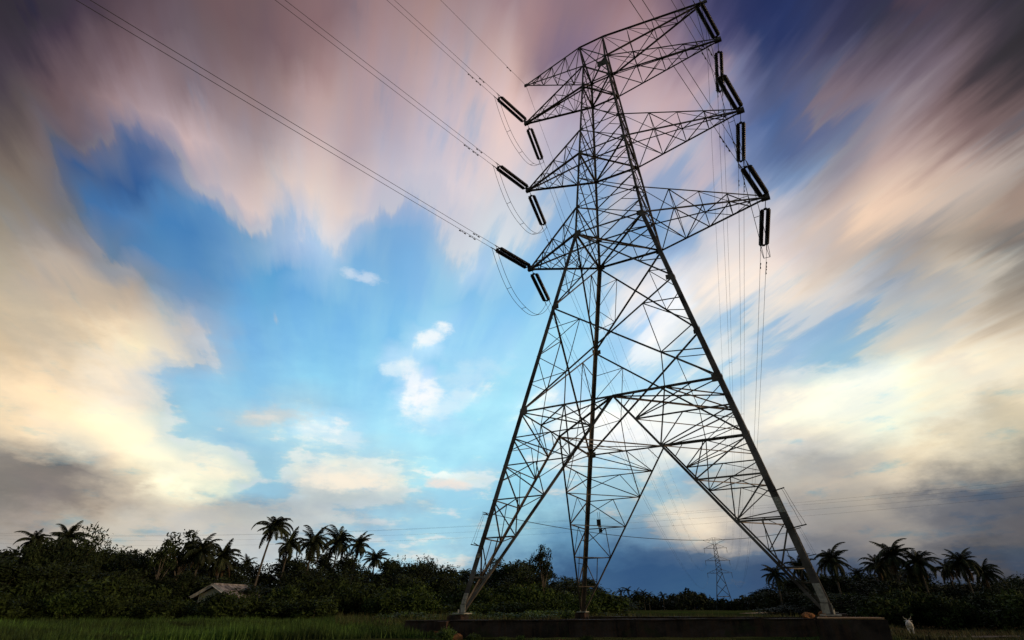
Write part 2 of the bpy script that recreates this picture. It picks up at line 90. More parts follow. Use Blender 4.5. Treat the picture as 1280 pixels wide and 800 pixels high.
    [212, 196, 200, 212, 197, 201, 212, 199, 203, 211, 199, 204, 202, 194, 202, 184, 183, 199, 170, 174, 198, 166, 171, 197, 173, 172, 194, 186, 177, 192, 197, 181, 191, 199, 181, 189, 196, 176, 185, 191, 170, 179, 183, 163, 173, 159, 144, 161, 119, 116, 142, 88, 94, 126, 84, 89, 121, 87, 87, 114, 83, 78, 101, 70, 66, 88, 65, 61, 77, 67, 59, 73, 79, 65, 77, 64, 56, 68, 56, 51, 62, 50, 47, 55, 46, 44, 51, 46, 44, 51, 46, 44, 51, 46, 44, 51],
    [210, 190, 192, 213, 193, 195, 216, 197, 197, 218, 198, 198, 211, 193, 196, 195, 182, 193, 178, 171, 189, 171, 165, 186, 176, 166, 184, 186, 169, 181, 196, 174, 180, 200, 176, 179, 195, 170, 174, 188, 164, 170, 183, 160, 167, 171, 149, 159, 124, 112, 134, 68, 73, 108, 49, 59, 99, 48, 58, 97, 52, 59, 93, 51, 54, 84, 49, 50, 77, 58, 53, 75, 65, 56, 73, 74, 61, 74, 62, 55, 67, 55, 51, 62, 50, 47, 55, 46, 44, 51, 46, 44, 51, 46, 44, 51],
    [203, 179, 179, 210, 185, 185, 216, 191, 190, 217, 192, 191, 206, 183, 185, 191, 171, 178, 178, 161, 174, 169, 154, 170, 172, 154, 168, 178, 155, 164, 184, 157, 163, 186, 158, 162, 180, 153, 158, 160, 136, 147, 131, 114, 134, 107, 97, 124, 80, 77, 111, 54, 59, 97, 43, 52, 92, 40, 50, 89, 40, 48, 85, 42, 47, 79, 42, 46, 76, 48, 49, 76, 59, 53, 75, 65, 56, 73, 74, 62, 74, 63, 55, 67, 56, 51, 62, 50, 47, 56, 46, 44, 51, 46, 44, 51],
    [182, 156, 154, 188, 161, 159, 194, 167, 163, 194, 167, 164, 170, 147, 150, 137, 119, 134, 125, 109, 130, 125, 109, 131, 132, 113, 134, 145, 122, 137, 157, 131, 140, 164, 135, 142, 162, 133, 139, 145, 119, 129, 112, 94, 112, 77, 70, 98, 61, 60, 92, 54, 57, 91, 46, 52, 89, 40, 49, 88, 39, 48, 87, 40, 48, 85, 41, 47, 80, 42, 47, 76, 45, 48, 76, 55, 51, 75, 63, 55, 74, 65, 56, 72, 78, 64, 76, 57, 52, 64, 55, 51, 61, 49, 47, 55],
    [161, 133, 134, 161, 133, 135, 161, 133, 137, 161, 133, 137, 158, 131, 136, 151, 125, 132, 142, 117, 128, 135, 113, 125, 134, 112, 124, 136, 112, 124, 137, 112, 122, 139, 112, 121, 140, 113, 120, 137, 111, 119, 121, 98, 111, 96, 81, 102, 71, 65, 95, 61, 60, 92, 55, 57, 91, 47, 53, 89, 41, 50, 88, 39, 48, 87, 39, 48, 86, 41, 48, 83, 42, 47, 78, 43, 46, 76, 47, 48, 76, 57, 52, 75, 64, 55, 74, 65, 56, 72, 78, 64, 75, 59, 53, 65],
    [161, 133, 134, 160, 132, 135, 160, 132, 136, 160, 132, 136, 158, 130, 135, 152, 125, 132, 145, 120, 129, 138, 114, 126, 134, 112, 125, 134, 112, 124, 136, 112, 123, 137, 112, 122, 139, 112, 120, 140, 113, 120, 139, 112, 120, 127, 102, 114, 106, 88, 105, 83, 73, 98, 66, 63, 93, 60, 60, 92, 54, 56, 91, 47, 53, 89, 42, 50, 88, 39, 49, 88, 39, 48, 87, 40, 48, 85, 41, 47, 81, 42, 47, 77, 43, 47, 76, 47, 48, 76, 55, 52, 75, 62, 55, 74],
    [161, 132, 134, 160, 132, 135, 160, 132, 136, 160, 132, 136, 158, 130, 135, 154, 127, 133, 149, 123, 131, 143, 118, 128, 137, 114, 126, 134, 112, 125, 134, 112, 124, 135, 112, 124, 136, 112, 123, 137, 112, 122, 138, 112, 121, 140, 112, 120, 140, 113, 120, 137, 110, 119, 126, 102, 114, 110, 91, 107, 92, 79, 101, 75, 68, 96, 64, 62, 93, 61, 60, 92, 56, 58, 91, 51, 55, 90, 46, 52, 89, 42, 50, 88, 40, 49, 88, 39, 48, 87, 39, 48, 87, 40, 48, 85],
]


def lin(c):
    c = c / 255.0
    return c / 12.92 if c <= 0.04045 else ((c + 0.055) / 1.055) ** 2.4

def rgb255(h):
    return tuple(lin(v) for v in h) + (1.0,)

class Nodes:
    """tiny helper to write node maths on one line"""
    def __init__(self, nt): self.nt = nt
    def new(self, t, **kw):
        n = self.nt.nodes.new(t)
        for k, v in kw.items(): setattr(n, k, v)
        return n
    def put(self, sock, v):
        if hasattr(v, 'is_output'): self.nt.links.new(v, sock)
        else: sock.default_value = v
    def m(self, op, a, b=0.0, c=None, clamp=False):
        n = self.new('ShaderNodeMath', operation=op, use_clamp=clamp)
        self.put(n.inputs[0], a); self.put(n.inputs[1], b)
        if c is not None: self.put(n.inputs[2], c)
        return n.outputs[0]
    def step(self, x, lo, hi, smooth=True):
        n = self.new('ShaderNodeMapRange', interpolation_type='SMOOTHSTEP' if smooth else 'LINEAR')
        self.put(n.inputs[0], x); self.put(n.inputs[1], lo); self.put(n.inputs[2], hi)
        return n.outputs[0]
    def mix(self, f, a, b, mode='MIX'):
        n = self.new('ShaderNodeMix', data_type='RGBA', blend_type=mode)
        self.put(n.inputs[0], f); self.put(n.inputs[6], a); self.put(n.inputs[7], b)
        return n.outputs[2]
    def xyz(self, x, y, z):
        n = self.new('ShaderNodeCombineXYZ')
        for s, v in zip(n.inputs, (x, y, z)): self.put(s, v)
        return n.outputs[0]
    def noise(self, vec, scale=1.0, detail=4.0, rough=0.5):
        n = self.new('ShaderNodeTexNoise')
        self.put(n.inputs['Vector'], vec)
        n.inputs['Scale'].default_value = scale
        n.inputs['Detail'].default_value = detail
        n.inputs['Roughness'].default_value = rough
        return n.outputs['Fac']

# ------------------------------------------------------------------ sky
world = bpy.data.worlds.new('World')
scene.world = world
world.use_nodes = True
wt = world.node_tree
wt.nodes.clear()
W = Nodes(wt)
tc = W.new('ShaderNodeTexCoord')
sep = W.new('ShaderNodeSeparateXYZ')
wt.links.new(tc.outputs['Generated'], sep.inputs[0])
nx, ny, nz = sep.outputs
AZ0 = W.m('MULTIPLY', W.m('ARCTAN2', nx, ny), 180 / math.pi)
EL0 = W.m('MULTIPLY', W.m('ARCSINE', nz), 180 / math.pi)
# position on a flat cloud deck, turned so that u runs along the wind
zz = W.m('ADD', W.m('MAXIMUM', nz, 0.0), 0.07)
wd = D2R(-44.0)
pu = W.m('DIVIDE', W.m('ADD', W.m('MULTIPLY', nx, math.sin(wd)), W.m('MULTIPLY', ny, math.cos(wd))), zz)
pv = W.m('DIVIDE', W.m('SUBTRACT', W.m('MULTIPLY', nx, math.cos(wd)), W.m('MULTIPLY', ny, math.sin(wd))), zz)
streak = W.noise(W.xyz(W.m('MULTIPLY', pu, 0.7), W.m('MULTIPLY', pv, 4.2), 3.1), 1.0, 4.0, 0.5)
streak2 = W.noise(W.xyz(W.m('MULTIPLY', pu, 1.5), W.m('MULTIPLY', pv, 9.0), 9.7), 1.0, 5.0, 0.55)
puffs = W.noise(W.xyz(W.m('MULTIPLY', AZ0, 0.085), W.m('MULTIPLY', EL0, 0.17), 5.0), 1.0, 6.0, 0.55)
puffs2 = W.noise(W.xyz(W.m('MULTIPLY', AZ0, 0.07), W.m('MULTIPLY', EL0, 0.15), 41.0), 1.0, 5.0, 0.55)
puffs3 = W.noise(W.xyz(W.m('MULTIPLY', AZ0, 0.24), W.m('MULTIPLY', EL0, 0.50), 77.0), 1.0, 6.0, 0.6)
VPA, VPE = -44.0, 4.0
k1 = W.m('MULTIPLY', W.m('SUBTRACT', streak, 0.5), 0.24)
k2 = W.m('MULTIPLY', W.m('SUBTRACT', streak2, 0.5), 0.20)
aloft = W.step(EL0, 9.0, 30.0)
kk = W.m('MULTIPLY', W.m('ADD', k1, k2), aloft)
low = W.step(EL0, 34.0, 8.0)            # cloud low down is lumpier, higher up it is smeared
AZ = W.m('ADD', W.m('ADD', AZ0, W.m('MULTIPLY', W.m('SUBTRACT', AZ0, VPA), kk)),
         W.m('ADD', W.m('MULTIPLY', W.m('SUBTRACT', puffs, 0.5), W.m('MULTIPLY_ADD', low, 5.0, 2.0)), W.m('MULTIPLY', W.m('SUBTRACT', puffs3, 0.5), W.m('MULTIPLY_ADD', low, 6.0, 1.2))))
EL = W.m('ADD', W.m('ADD', EL0, W.m('MULTIPLY', W.m('SUBTRACT', EL0, VPE), kk)),
         W.m('ADD', W.m('MULTIPLY', W.m('SUBTRACT', puffs2, 0.5), W.m('MULTIPLY_ADD', low, 2.0, 1.5)), W.m('MULTIPLY', W.m('SUBTRACT', puffs3, 0.5), W.m('MULTIPLY', low, -3.6))))
tw = W.m('DIVIDE', W.m('SUBTRACT', AZ, SKY_LEFT), SKY_MID - SKY_LEFT, clamp=True)
te = W.m('DIVIDE', W.m('SUBTRACT', AZ, SKY_MID), SKY_RIGHT - SKY_MID, clamp=True)
east = W.m('GREATER_THAN', AZ, SKY_MID)

def ramp(row, t):
    n = W.new('ShaderNodeValToRGB')
    n.color_ramp.interpolation = 'CARDINAL'
    cols = [row[i:i + 3] for i in range(0, len(row), 3)]
    e = n.color_ramp.elements
    N = len(cols)
    while len(e) < N: e.new(0.5)
    for i in range(N):
        e[i].position = i / (N - 1)
    for i, c_ in enumerate(cols):
        e[i].color = rgb255(c_)
    wt.links.new(t, n.inputs[0])
    return n.outputs[0]

def sky_half(rows, t):
    c_ = ramp(rows[0], t)
    for i in range(1, len(rows)):
        c_ = W.mix(W.step(EL, SKY_ELEV[i - 1], SKY_ELEV[i], False), c_, ramp(rows[i], t))
    return c_
c = W.mix(east, sky_half(SKY_WEST, tw), sky_half(SKY_EAST, te))
# light and dark within the cloud streaks
sm = W.m('ADD', W.m('MULTIPLY', streak, 0.6), W.m('MULTIPLY', streak2, 0.4))
tone = W.mix(W.step(sm, 0.38, 0.62), (0.84, 0.91, 1.02, 1), (1.22, 1.14, 1.06, 1))
c = W.mix(W.m('MULTIPLY_ADD', aloft, 0.75, 0.1), c, W.mix(1.0, c, tone, 'MULTIPLY'))
# tear the cloud edges: q is how cloudy this direction is, noise pushes it to cloud or to clear
sc = W.new('ShaderNodeSeparateColor')
wt.links.new(c, sc.inputs[0])
q = W.m('DIVIDE', W.m('SUBTRACT', W.m('DIVIDE', sc.outputs[0], W.m('MAXIMUM', sc.outputs[2], 0.001)), 0.36), 0.55, clamp=True)
fine = W.noise(W.xyz(W.m('MULTIPLY', pu, 2.2), W.m('MULTIPLY', pv, 11.0), 23.0), 1.0, 6.0, 0.6)
lump = W.noise(W.xyz(W.m('MULTIPLY', AZ0, 0.20), W.m('MULTIPLY', EL0, 0.62), 60.0), 1.0, 8.0, 0.62)
en = W.m('ADD', W.m('MULTIPLY', W.m('MULTIPLY_ADD', fine, 0.6, W.m('MULTIPLY', streak2, 0.4)), aloft), W.m('MULTIPLY', lump, W.m('SUBTRACT', 1.0, aloft)))
q2 = W.step(W.m('ADD', q, W.m('MULTIPLY', W.m('SUBTRACT', en, 0.5), 3.0)), 0.33, 0.88)
dq = W.m('SUBTRACT', q2, q)
lum = W.m('ADD', W.m('ADD', W.m('MULTIPLY', sc.outputs[0], 0.3), W.m('MULTIPLY', sc.outputs[1], 0.5)), W.m('MULTIPLY', sc.outputs[2], 0.2))
bright = W.mix(1.0, W.xyz(lum, lum, lum), (1.46, 1.34, 1.27, 1), 'MULTIPLY')
clear = W.mix(1.0, c, (0.50, 0.82, 1.06, 1), 'MULTIPLY')
c = W.mix(W.m('MULTIPLY', dq, 0.85, clamp=True), c, bright)
c = W.mix(W.m('MULTIPLY', dq, -0.75, clamp=True), c, clear)
ptone = W.mix(W.step(puffs, 0.35, 0.65), (0.86, 0.90, 0.95, 1), (1.16, 1.13, 1.06, 1))
c = W.mix(low, c, W.mix(1.0, c, ptone, 'MULTIPLY'))

RAG = W.noise(W.xyz(W.m('MULTIPLY', AZ0, 0.36), W.m('MULTIPLY', EL0, 0.66), 12.0), 1.0, 7.0, 0.62)
def lobe(c, az, el, sa, se, rot, col, amt=1.0, rag=1.7, soft=0.42):
    """a small separate cloud at a bearing: ragged edge, stretched and turned"""
    da = W.m('MULTIPLY', W.m('SUBTRACT', AZ0, az), math.cos(D2R(el)))
    de = W.m('SUBTRACT', EL0, el)
    cr, sr = math.cos(D2R(rot)), math.sin(D2R(rot))
    u = W.m('DIVIDE', W.m('ADD', W.m('MULTIPLY', da, cr), W.m('MULTIPLY', de, sr)), sa)
    v = W.m('DIVIDE', W.m('SUBTRACT', W.m('MULTIPLY', de, cr), W.m('MULTIPLY', da, sr)), se)
    r2 = W.m('ADD', W.m('MULTIPLY', u, u), W.m('MULTIPLY', v, v))
    g = W.m('SUBTRACT', 1.0, W.m('MULTIPLY', r2, 0.5))
    nn = RAG
    g = W.m('ADD', g, W.m('MULTIPLY', W.m('SUBTRACT', nn, 0.5), 2.0 * rag))
    f = W.m('MULTIPLY', W.step(g, 0.5 - soft, 0.5 + soft + 0.25), amt)
    return W.mix(f, c, rgb255(col))
for L in [
    (-45.0, 11.2, 4.6, 0.8, 3, (253, 240, 220), 0.8), (-35.2, 11.4, 2.2, 0.55, -4, (246, 230, 218), 0.8),
    (-38.6, 20.2, 2.0, 1.4, 30, (255, 255, 255), 0.9), (-36.4, 19.2, 4.2, 1.2, 25, (230, 246, 252), 0.5),
    (-37.9, 27.0, 1.8, 0.9, 30, (244, 250, 253), 0.9), (-41.6, 23.2, 1.7, 0.8, 20, (228, 244, 251), 0.7),
    (-33.0, 23.0, 4.0, 1.4, 20, (205, 234, 247), 0.4), (-47.5, 32.2, 2.0, 0.6, -5, (232, 236, 244), 0.5),
    (-53.2, 16.9, 3.8, 0.9, 10, (214, 210, 204), 0.5), (-48.0, 15.6, 3.6, 0.8, -8, (225, 240, 246), 0.5),
]:
    c = lobe(c, *L)
nish = W.new('ShaderNodeTexSky', sky_type='NISHITA', sun_disc=False)
nish.sun_elevation = D2R(SUN_EL); nish.sun_rotation = D2R(SUN_AZ)
side = W.step(W.m('ABSOLUTE', W.m('SUBTRACT', AZ0, -28.0)), 82.0, 120.0)
nsk = W.mix(1.0, nish.outputs[0], (0.06, 0.06, 0.06, 1), 'MULTIPLY')
c = W.mix(side, c, nsk)
bg = W.new('ShaderNodeBackground')
wt.links.new(c, bg.inputs[0]); bg.inputs[1].default_value = 1.0
wo = W.new('ShaderNodeOutputWorld')
wt.links.new(bg.outputs[0], wo.inputs[0])
world.cycles.sampling_method = 'MANUAL'
world.cycles.sample_map_resolution = 256

# ------------------------------------------------------------------ sun
sd = bpy.data.lights.new('sun', 'SUN')
sd.energy = 1.0
sd.angle = D2R(2.0)
sd.color = (1.0, 0.72, 0.48)
sun = bpy.data.objects.new('sun', sd)
COL.objects.link(sun)
_s = Vector((math.sin(D2R(SUN_AZ)) * math.cos(D2R(SUN_EL)), math.cos(D2R(SUN_AZ)) * math.cos(D2R(SUN_EL)), math.sin(D2R(SUN_EL))))
sun.rotation_euler = _s.to_track_quat('Z', 'Y').to_euler()
sun.location = (60, -20, 40)

# ------------------------------------------------------------------ helpers
def bearing(px, py):
    """azimuth and elevation (radians) of a point read off the photograph"""
    a, b = (px - 640) / FPX, (400 - py) / FPX
    cp, sp = math.cos(PITCH), math.sin(PITCH)
    fw, up = cp - b * sp, sp + b * cp
    c_, s_ = math.cos(YAW), math.sin(YAW)
    x, y = a * c_ + fw * s_, -a * s_ + fw * c_
    return math.atan2(x, y), math.atan2(up, math.hypot(x, y))

def ground_z(x, y):
    def ss(t):
        t = min(1, max(0, t)); return t * t * (3 - 2 * t)
    z = -0.75 - 0.85 * ss((x - 6.0) / 7.0) * ss((y + 6.0) / 24.0)
    z += 0.07 * math.sin(x * 0.31 + 1.3) * math.sin(y * 0.27) * ss((abs(y + 25) - 4) / 20)
    return z

def at(px, dist):
    az, _ = bearing(px, 757)
    x, y = CAM.x + math.sin(az) * dist, CAM.y + math.cos(az) * dist
    return x, y, ground_z(x, y)

def top_z(px, py, dist):
    return CAM.z + dist * math.tan(bearing(px, py)[1])

def tag(o, label=None, cat=None, group=None, kind=None):
    if label: o['label'] = label
    if cat: o['category'] = cat
    if group: o['group'] = group
    if kind: o['kind'] = kind
    return o

def empty(name, loc=(0, 0, 0), rz=0.0, label=None, cat=None, group=None):
    o = bpy.data.objects.new(name, None)
    COL.objects.link(o)
    o.location = loc; o.rotation_euler = (0, 0, rz)
    o.empty_display_size = 0.3
    return tag(o, label, cat, group)

def place(name, data, parent=None, loc=None, rot=None, scale=None):
    o = bpy.data.objects.new(name, data)
    COL.objects.link(o)
    if parent: o.parent = parent
    if loc is not None: o.location = loc
    if rot is not None: o.rotation_euler = rot
    if scale is not None: o.scale = scale
    return o

class MB:
    """collects faces, becomes ONE mesh"""
    def __init__(self): self.v = []; self.f = []; self.k = 0
    def add(self, vs, fs):
        n = len(self.v)
        self.v += [tuple(p) for p in vs]
        self.f += [tuple(i + n for i in q) for q in fs]
    def box(self, c, s, rz=0.0, taper=1.0):
        cr, sr = math.cos(rz), math.sin(rz)
        vs = []
        for k in (-1, 1):
            t = taper if k > 0 else 1.0
            for i, j in ((-1, -1), (1, -1), (1, 1), (-1, 1)):
                x, y = i * s[0] / 2 * t, j * s[1] / 2 * t
                vs.append((c[0] + x * cr - y * sr, c[1] + x * sr + y * cr, c[2] + k * s[2] / 2))
        self.add(vs, [(3, 2, 1, 0), (4, 5, 6, 7), (0, 1, 5, 4), (1, 2, 6, 5), (2, 3, 7, 6), (3, 0, 4, 7)])
    def angle(self, p, q, w, ref, t=None, flip=1):
        """steel angle section from p to q, one leg lying in the plane whose normal is ref"""
        p, q, ref = Vector(p), Vector(q), Vector(ref)
        d = (q - p)
        if d.length < 1e-4: return
        d.normalize()
        n = ref - d * ref.dot(d)
        if n.length < 1e-3: n = Vector((0.3, 0.5, 0.8)).cross(d)
        n.normalize()
        b = d.cross(n) * flip
        t = t or max(0.007, w * 0.11)
        self.k += 1
        off = n * ((self.k * 37 % 11) * 0.0013)
        prof = [(0, 0), (w, 0), (w, t), (t, t), (t, w), (0, w)]
        vs = []
        for e in (p, q):
            for a, c in prof:
                vs.append(e + off + b * (a - w * 0.4) - n * (c))
        fs = [(i, (i + 1) % 6, (i + 1) % 6 + 6, i + 6) for i in range(6)] + [(5, 4, 3, 2, 1, 0), (6, 7, 8, 9, 10, 11)]
        self.add(vs, fs)
    def tube(self, pts, r, n=6, cap=True):
        pts = [Vector(p) for p in pts]
        rr = r if isinstance(r, (list, tuple)) else [r] * len(pts)
        base = len(self.v)
        up = Vector((0.13, 0.21, 0.97))
        for i, p in enumerate(pts):
            d = (pts[min(i + 1, len(pts) - 1)] - pts[max(i - 1, 0)]).normalized()
            a = up.cross(d)
            if a.length < 1e-3: a = Vector((1, 0, 0)).cross(d)
            a.normalize(); b = d.cross(a)
            for k in range(n):
                th = 2 * math.pi * k / n
                self.v.append(tuple(p + (a * math.cos(th) + b * math.sin(th)) * rr[i]))
        for i in range(len(pts) - 1):
            for k in range(n):
                self.f.append((base + i * n + k, base + i * n + (k + 1) % n, base + (i + 1) * n + (k + 1) % n, base + (i + 1) * n + k))
        if cap:
            self.f.append(tuple(base + k for k in reversed(range(n))))
            self.f.append(tuple(base + (len(pts) - 1) * n + k for k in range(n)))
    def plate(self, c, u, v, t):
        """flat plate: centre, two half-edge vectors, thickness"""
        c, u, v = Vector(c), Vector(u), Vector(v)
        n = u.cross(v).normalized() * (t / 2)
        vs = [c + s * n + i * u + j * v for s in (-1, 1) for i, j in ((-1, -1), (1, -1), (1, 1), (-1, 1))]
        self.add(vs, [(3, 2, 1, 0), (4, 5, 6, 7), (0, 1, 5, 4), (1, 2, 6, 5), (2, 3, 7, 6), (3, 0, 4, 7)])
    def mesh(self, name, mat, smooth=False):
        m = bpy.data.meshes.new(name)
        m.from_pydata(self.v, [], self.f)
        m.materials.append(mat)
        if smooth: m.polygons.foreach_set('use_smooth', [True] * len(m.polygons))
        m.update()
        return m
    def build(self, name, mat, parent=None, smooth=False, **kw):
        return place(name, self.mesh(name, mat, smooth), parent, **kw)

def np_mesh(name, V, F, mat, smooth=False):
    """V (n,3), F (m,k) arrays -> mesh, fast"""
    V = np.asarray(V, np.float32); F = np.asarray(F, np.int32)
    m = bpy.data.meshes.new(name)
    m.vertices.add(len(V)); m.vertices.foreach_set('co', V.ravel())
    k = F.shape[1]
    m.loops.add(F.size); m.loops.foreach_set('vertex_index', F.ravel())
    m.polygons.add(len(F))
    m.polygons.foreach_set('loop_start', np.arange(0, F.size, k, dtype=np.int32))
    m.materials.append(mat)
    m.update(calc_edges=True)
    m.validate()
    return m

# ------------------------------------------------------------------ materials
def material(name, col, rough=0.8, metal=0.0, var=0.25, scale=3.0, col2=None, bump=0.0, spec=0.3, island=0.0):
    mt = bpy.data.materials.new(name)
    mt.use_nodes = True
    nt = mt.node_tree
    N = Nodes(nt)
    b = nt.nodes['Principled BSDF']
    tcn = N.new('ShaderNodeTexCoord')
    f = N.noise(tcn.outputs['Object'], scale, 6.0, 0.6)
    f = N.step(f, 0.3, 0.7)
    a = tuple(x * (1 - var) for x in col) + (1,)
    z = tuple(x * (1 + var) for x in (col2 or col)) + (1,)
    cc = N.mix(f, a, z)
    if island:
        g = N.new('ShaderNodeNewGeometry')
        lo, hi = 1 - island, 1 + island
        v = N.m('MULTIPLY_ADD', g.outputs['Random Per Island'], hi - lo, lo)
        oi = N.new('ShaderNodeObjectInfo')
        v = N.m('MULTIPLY', v, N.m('MULTIPLY_ADD', oi.outputs['Random'], 0.7, 0.65))
        cc = N.mix(1.0, cc, N.xyz(v, v, v), 'MULTIPLY')
    nt.links.new(cc, b.inputs['Base Color'])
    b.inputs['Roughness'].default_value = rough
    b.inputs['Metallic'].default_value = metal
    b.inputs['Specular IOR Level'].default_value = spec
    if bump:
        bn = N.new('ShaderNodeBump')
        bn.inputs['Strength'].default_value = bump
        bn.inputs['Distance'].default_value = 0.05
        nt.links.new(N.noise(tcn.outputs['Object'], scale * 4, 6.0, 0.65), bn.inputs['Height'])
        nt.links.new(bn.outputs[0], b.inputs['Normal'])
    return mt

M = {}
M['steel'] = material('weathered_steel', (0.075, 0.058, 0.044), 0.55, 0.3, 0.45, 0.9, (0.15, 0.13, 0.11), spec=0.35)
M['steel_thin'] = material('dull_galvanised_steel', (0.08, 0.074, 0.068), 0.55, 0.35, 0.3, 0.8)
M['galv'] = material('pale_galvanised_plate', (0.42, 0.40, 0.34), 0.6, 0.2, 0.3, 9.0)
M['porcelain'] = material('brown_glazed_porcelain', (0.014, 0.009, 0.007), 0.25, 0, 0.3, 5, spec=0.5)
M['wire'] = material('dull_aluminium_wire', (0.05, 0.05, 0.055), 0.6, 0.4, 0.1, 1)
M['plate_dark'] = material('dark_plate', (0.05, 0.045, 0.04), 0.6)
M['plate_pale'] = material('pale_plate', (0.5, 0.5, 0.48), 0.6)
M['concrete'] = material('stained_dark_concrete', (0.026, 0.019, 0.018), 0.95, 0, 0.55, 1.4, (0.05, 0.036, 0.03), bump=0.6)
def add_runs(mt):
    nt = mt.node_tree; N = Nodes(nt); b = nt.nodes['Principled BSDF']
    src = b.inputs['Base Color'].links[0].from_socket
    tcn = N.new('ShaderNodeTexCoord'); mp = N.new('ShaderNodeMapping')
    mp.inputs['Scale'].default_value = (5.0, 5.0, 0.5)
    nt.links.new(tcn.outputs['Object'], mp.inputs[0])
    f = N.step(N.noise(mp.outputs[0], 1.0, 6, 0.65), 0.45, 0.62)
    c1 = N.mix(N.m('MULTIPLY', f, 0.8), src, (0.075, 0.042, 0.028, 1))
    g = N.step(N.noise(tcn.outputs['Object'], 1.7, 6, 0.7), 0.55, 0.7)
    c1 = N.mix(N.m('MULTIPLY', g, 0.7), c1, (0.035, 0.045, 0.018, 1))
    nt.links.new(c1, b.inputs['Base Color'])
add_runs(M['concrete'])
M['slab'] = material('warm_lit_concrete_top', (0.55, 0.33, 0.17), 0.95, 0, 0.35, 2.0, (0.40, 0.26, 0.15), bump=0.5)  # orange of the warm light on the block top, put into the base colour
M['rock'] = material('orange_rock_and_lit_patch', (0.42, 0.20, 0.07), 0.95, 0, 0.4, 4.0, (0.22, 0.10, 0.045), bump=0.8)
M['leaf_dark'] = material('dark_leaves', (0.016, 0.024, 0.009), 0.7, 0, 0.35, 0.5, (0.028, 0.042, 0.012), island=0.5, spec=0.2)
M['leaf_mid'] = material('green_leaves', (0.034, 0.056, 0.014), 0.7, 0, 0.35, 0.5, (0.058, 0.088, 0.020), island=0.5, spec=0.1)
M['leaf_bright'] = material('yellow_green_leaves', (0.05, 0.09, 0.02), 0.6, 0, 0.35, 0.6, (0.08, 0.13, 0.03), island=0.5, spec=0.2)
M['frond'] = material('palm_frond', (0.020, 0.028, 0.011), 0.6, 0, 0.35, 0.7, (0.034, 0.044, 0.015), island=0.35, spec=0.25)
M['dead_frond'] = material('dead_brown_frond', (0.075, 0.05, 0.028), 0.8, 0, 0.4, 0.7, (0.11, 0.075, 0.04), island=0.3)
M['bark'] = material('grey_bark', (0.13, 0.11, 0.085), 0.95, 0, 0.35, 3.0)
M['palm_bark'] = material('palm_bark', (0.09, 0.078, 0.062), 0.95, 0, 0.3, 5.0)
M['grass'] = material('grass_blades', (0.030, 0.034, 0.012), 0.8, 0, 0.4, 0.22, (0.050, 0.098, 0.018), island=0.45, spec=0.2)
M['dry'] = material('dry_weeds', (0.10, 0.075, 0.03), 0.8, 0, 0.4, 0.3, (0.07, 0.085, 0.025), island=0.4)
M['hide'] = material('white_hide', (0.62, 0.58, 0.5), 0.8, 0, 0.15, 4)
M['horn'] = material('horn', (0.45, 0.42, 0.33), 0.5)
M['hoof'] = material('dark_hoof', (0.03, 0.025, 0.02), 0.6)
M['roof'] = material('weathered_roof_sheet', (0.20, 0.175, 0.16), 0.8, 0, 0.45, 1.6, (0.30, 0.27, 0.25))
M['wall'] = material('pale_render', (0.62, 0.58, 0.45), 0.9, 0, 0.15, 1.5)
M['window'] = material('dark_window', (0.02, 0.02, 0.025), 0.2)
M['path'] = material('dirt_path', (0.11, 0.07, 0.042), 0.95, 0, 0.35, 0.6, (0.15, 0.095, 0.055))
M['hedge'] = material('hedge_leaves', (0.022, 0.036, 0.011), 0.7, 0, 0.45, 0.35, (0.044, 0.064, 0.016), island=0.55, spec=0.1)
M['field'] = material('field_crop', (0.035, 0.06, 0.014), 1.0, 0, 0.5, 0.12, (0.06, 0.09, 0.02), spec=0.0)
M['sand'] = material('sandy_dirt', (0.62, 0.40, 0.20), 0.95, 0, 0.3, 0.4)

def ground_material():
    mt = bpy.data.materials.new('ground_grass_and_dirt')
    mt.use_nodes = True
    nt = mt.node_tree; N = Nodes(nt); b = nt.nodes['Principled BSDF']
    tcn = N.new('ShaderNodeTexCoord'); P = tcn.outputs['Object']
    f1 = N.step(N.noise(P, 0.10, 5, 0.6), 0.40, 0.60)
    f2 = N.step(N.noise(P, 1.3, 6, 0.65), 0.35, 0.65)
    g = N.mix(f2, (0.030, 0.052, 0.012, 1), (0.060, 0.090, 0.022, 1))
    d_ = N.mix(f2, (0.085, 0.052, 0.028, 1), (0.150, 0.092, 0.050, 1))
    s = N.new('ShaderNodeSeparateXYZ'); nt.links.new(P, s.inputs[0])
    right = N.m('MULTIPLY', N.step(s.outputs[0], 5.0, 12.0), 0.75)
    ff = N.m('MAXIMUM', N.m('MULTIPLY', f1, 0.35), right)
    nt.links.new(N.mix(ff, g, d_), b.inputs['Base Color'])
    b.inputs['Roughness'].default_value = 0.95
    b.inputs['Specular IOR Level'].default_value = 0.0
    bn = N.new('ShaderNodeBump'); bn.inputs['Strength'].default_value = 0.8; bn.inputs['Distance'].default_value = 0.15
    nt.links.new(N.noise(P, 3.0, 6, 0.7), bn.inputs['Height']); nt.links.new(bn.outputs[0], b.inputs['Normal'])
    return mt
M['ground'] = ground_material()

# ------------------------------------------------------------------ ground
def make_ground():
    def axis(c0, n0, step, far):
        a = list(np.arange(-n0, n0 + step, step))
        e, s = a[-1], step
        while e < far:
            s *= 1.25; e += s; a.append(e); a.insert(0, -e)
        return [c0 + t for t in a]
    xs, ys = axis(0, 80, 2.0, 5200), axis(20, 80, 2.0, 5200)
    V = [(x, y, ground_z(x, y)) for y in ys for x in xs]
    n = len(xs)
    F = [(j * n + i, j * n + i + 1, (j + 1) * n + i + 1, (j + 1) * n + i) for j in range(len(ys) - 1) for i in range(n - 1)]
    m = np_mesh('ground', V, F, M['ground'])
    tag(place('ground', m), 'dark grassy ground around the tower footings', kind='structure')
make_ground()

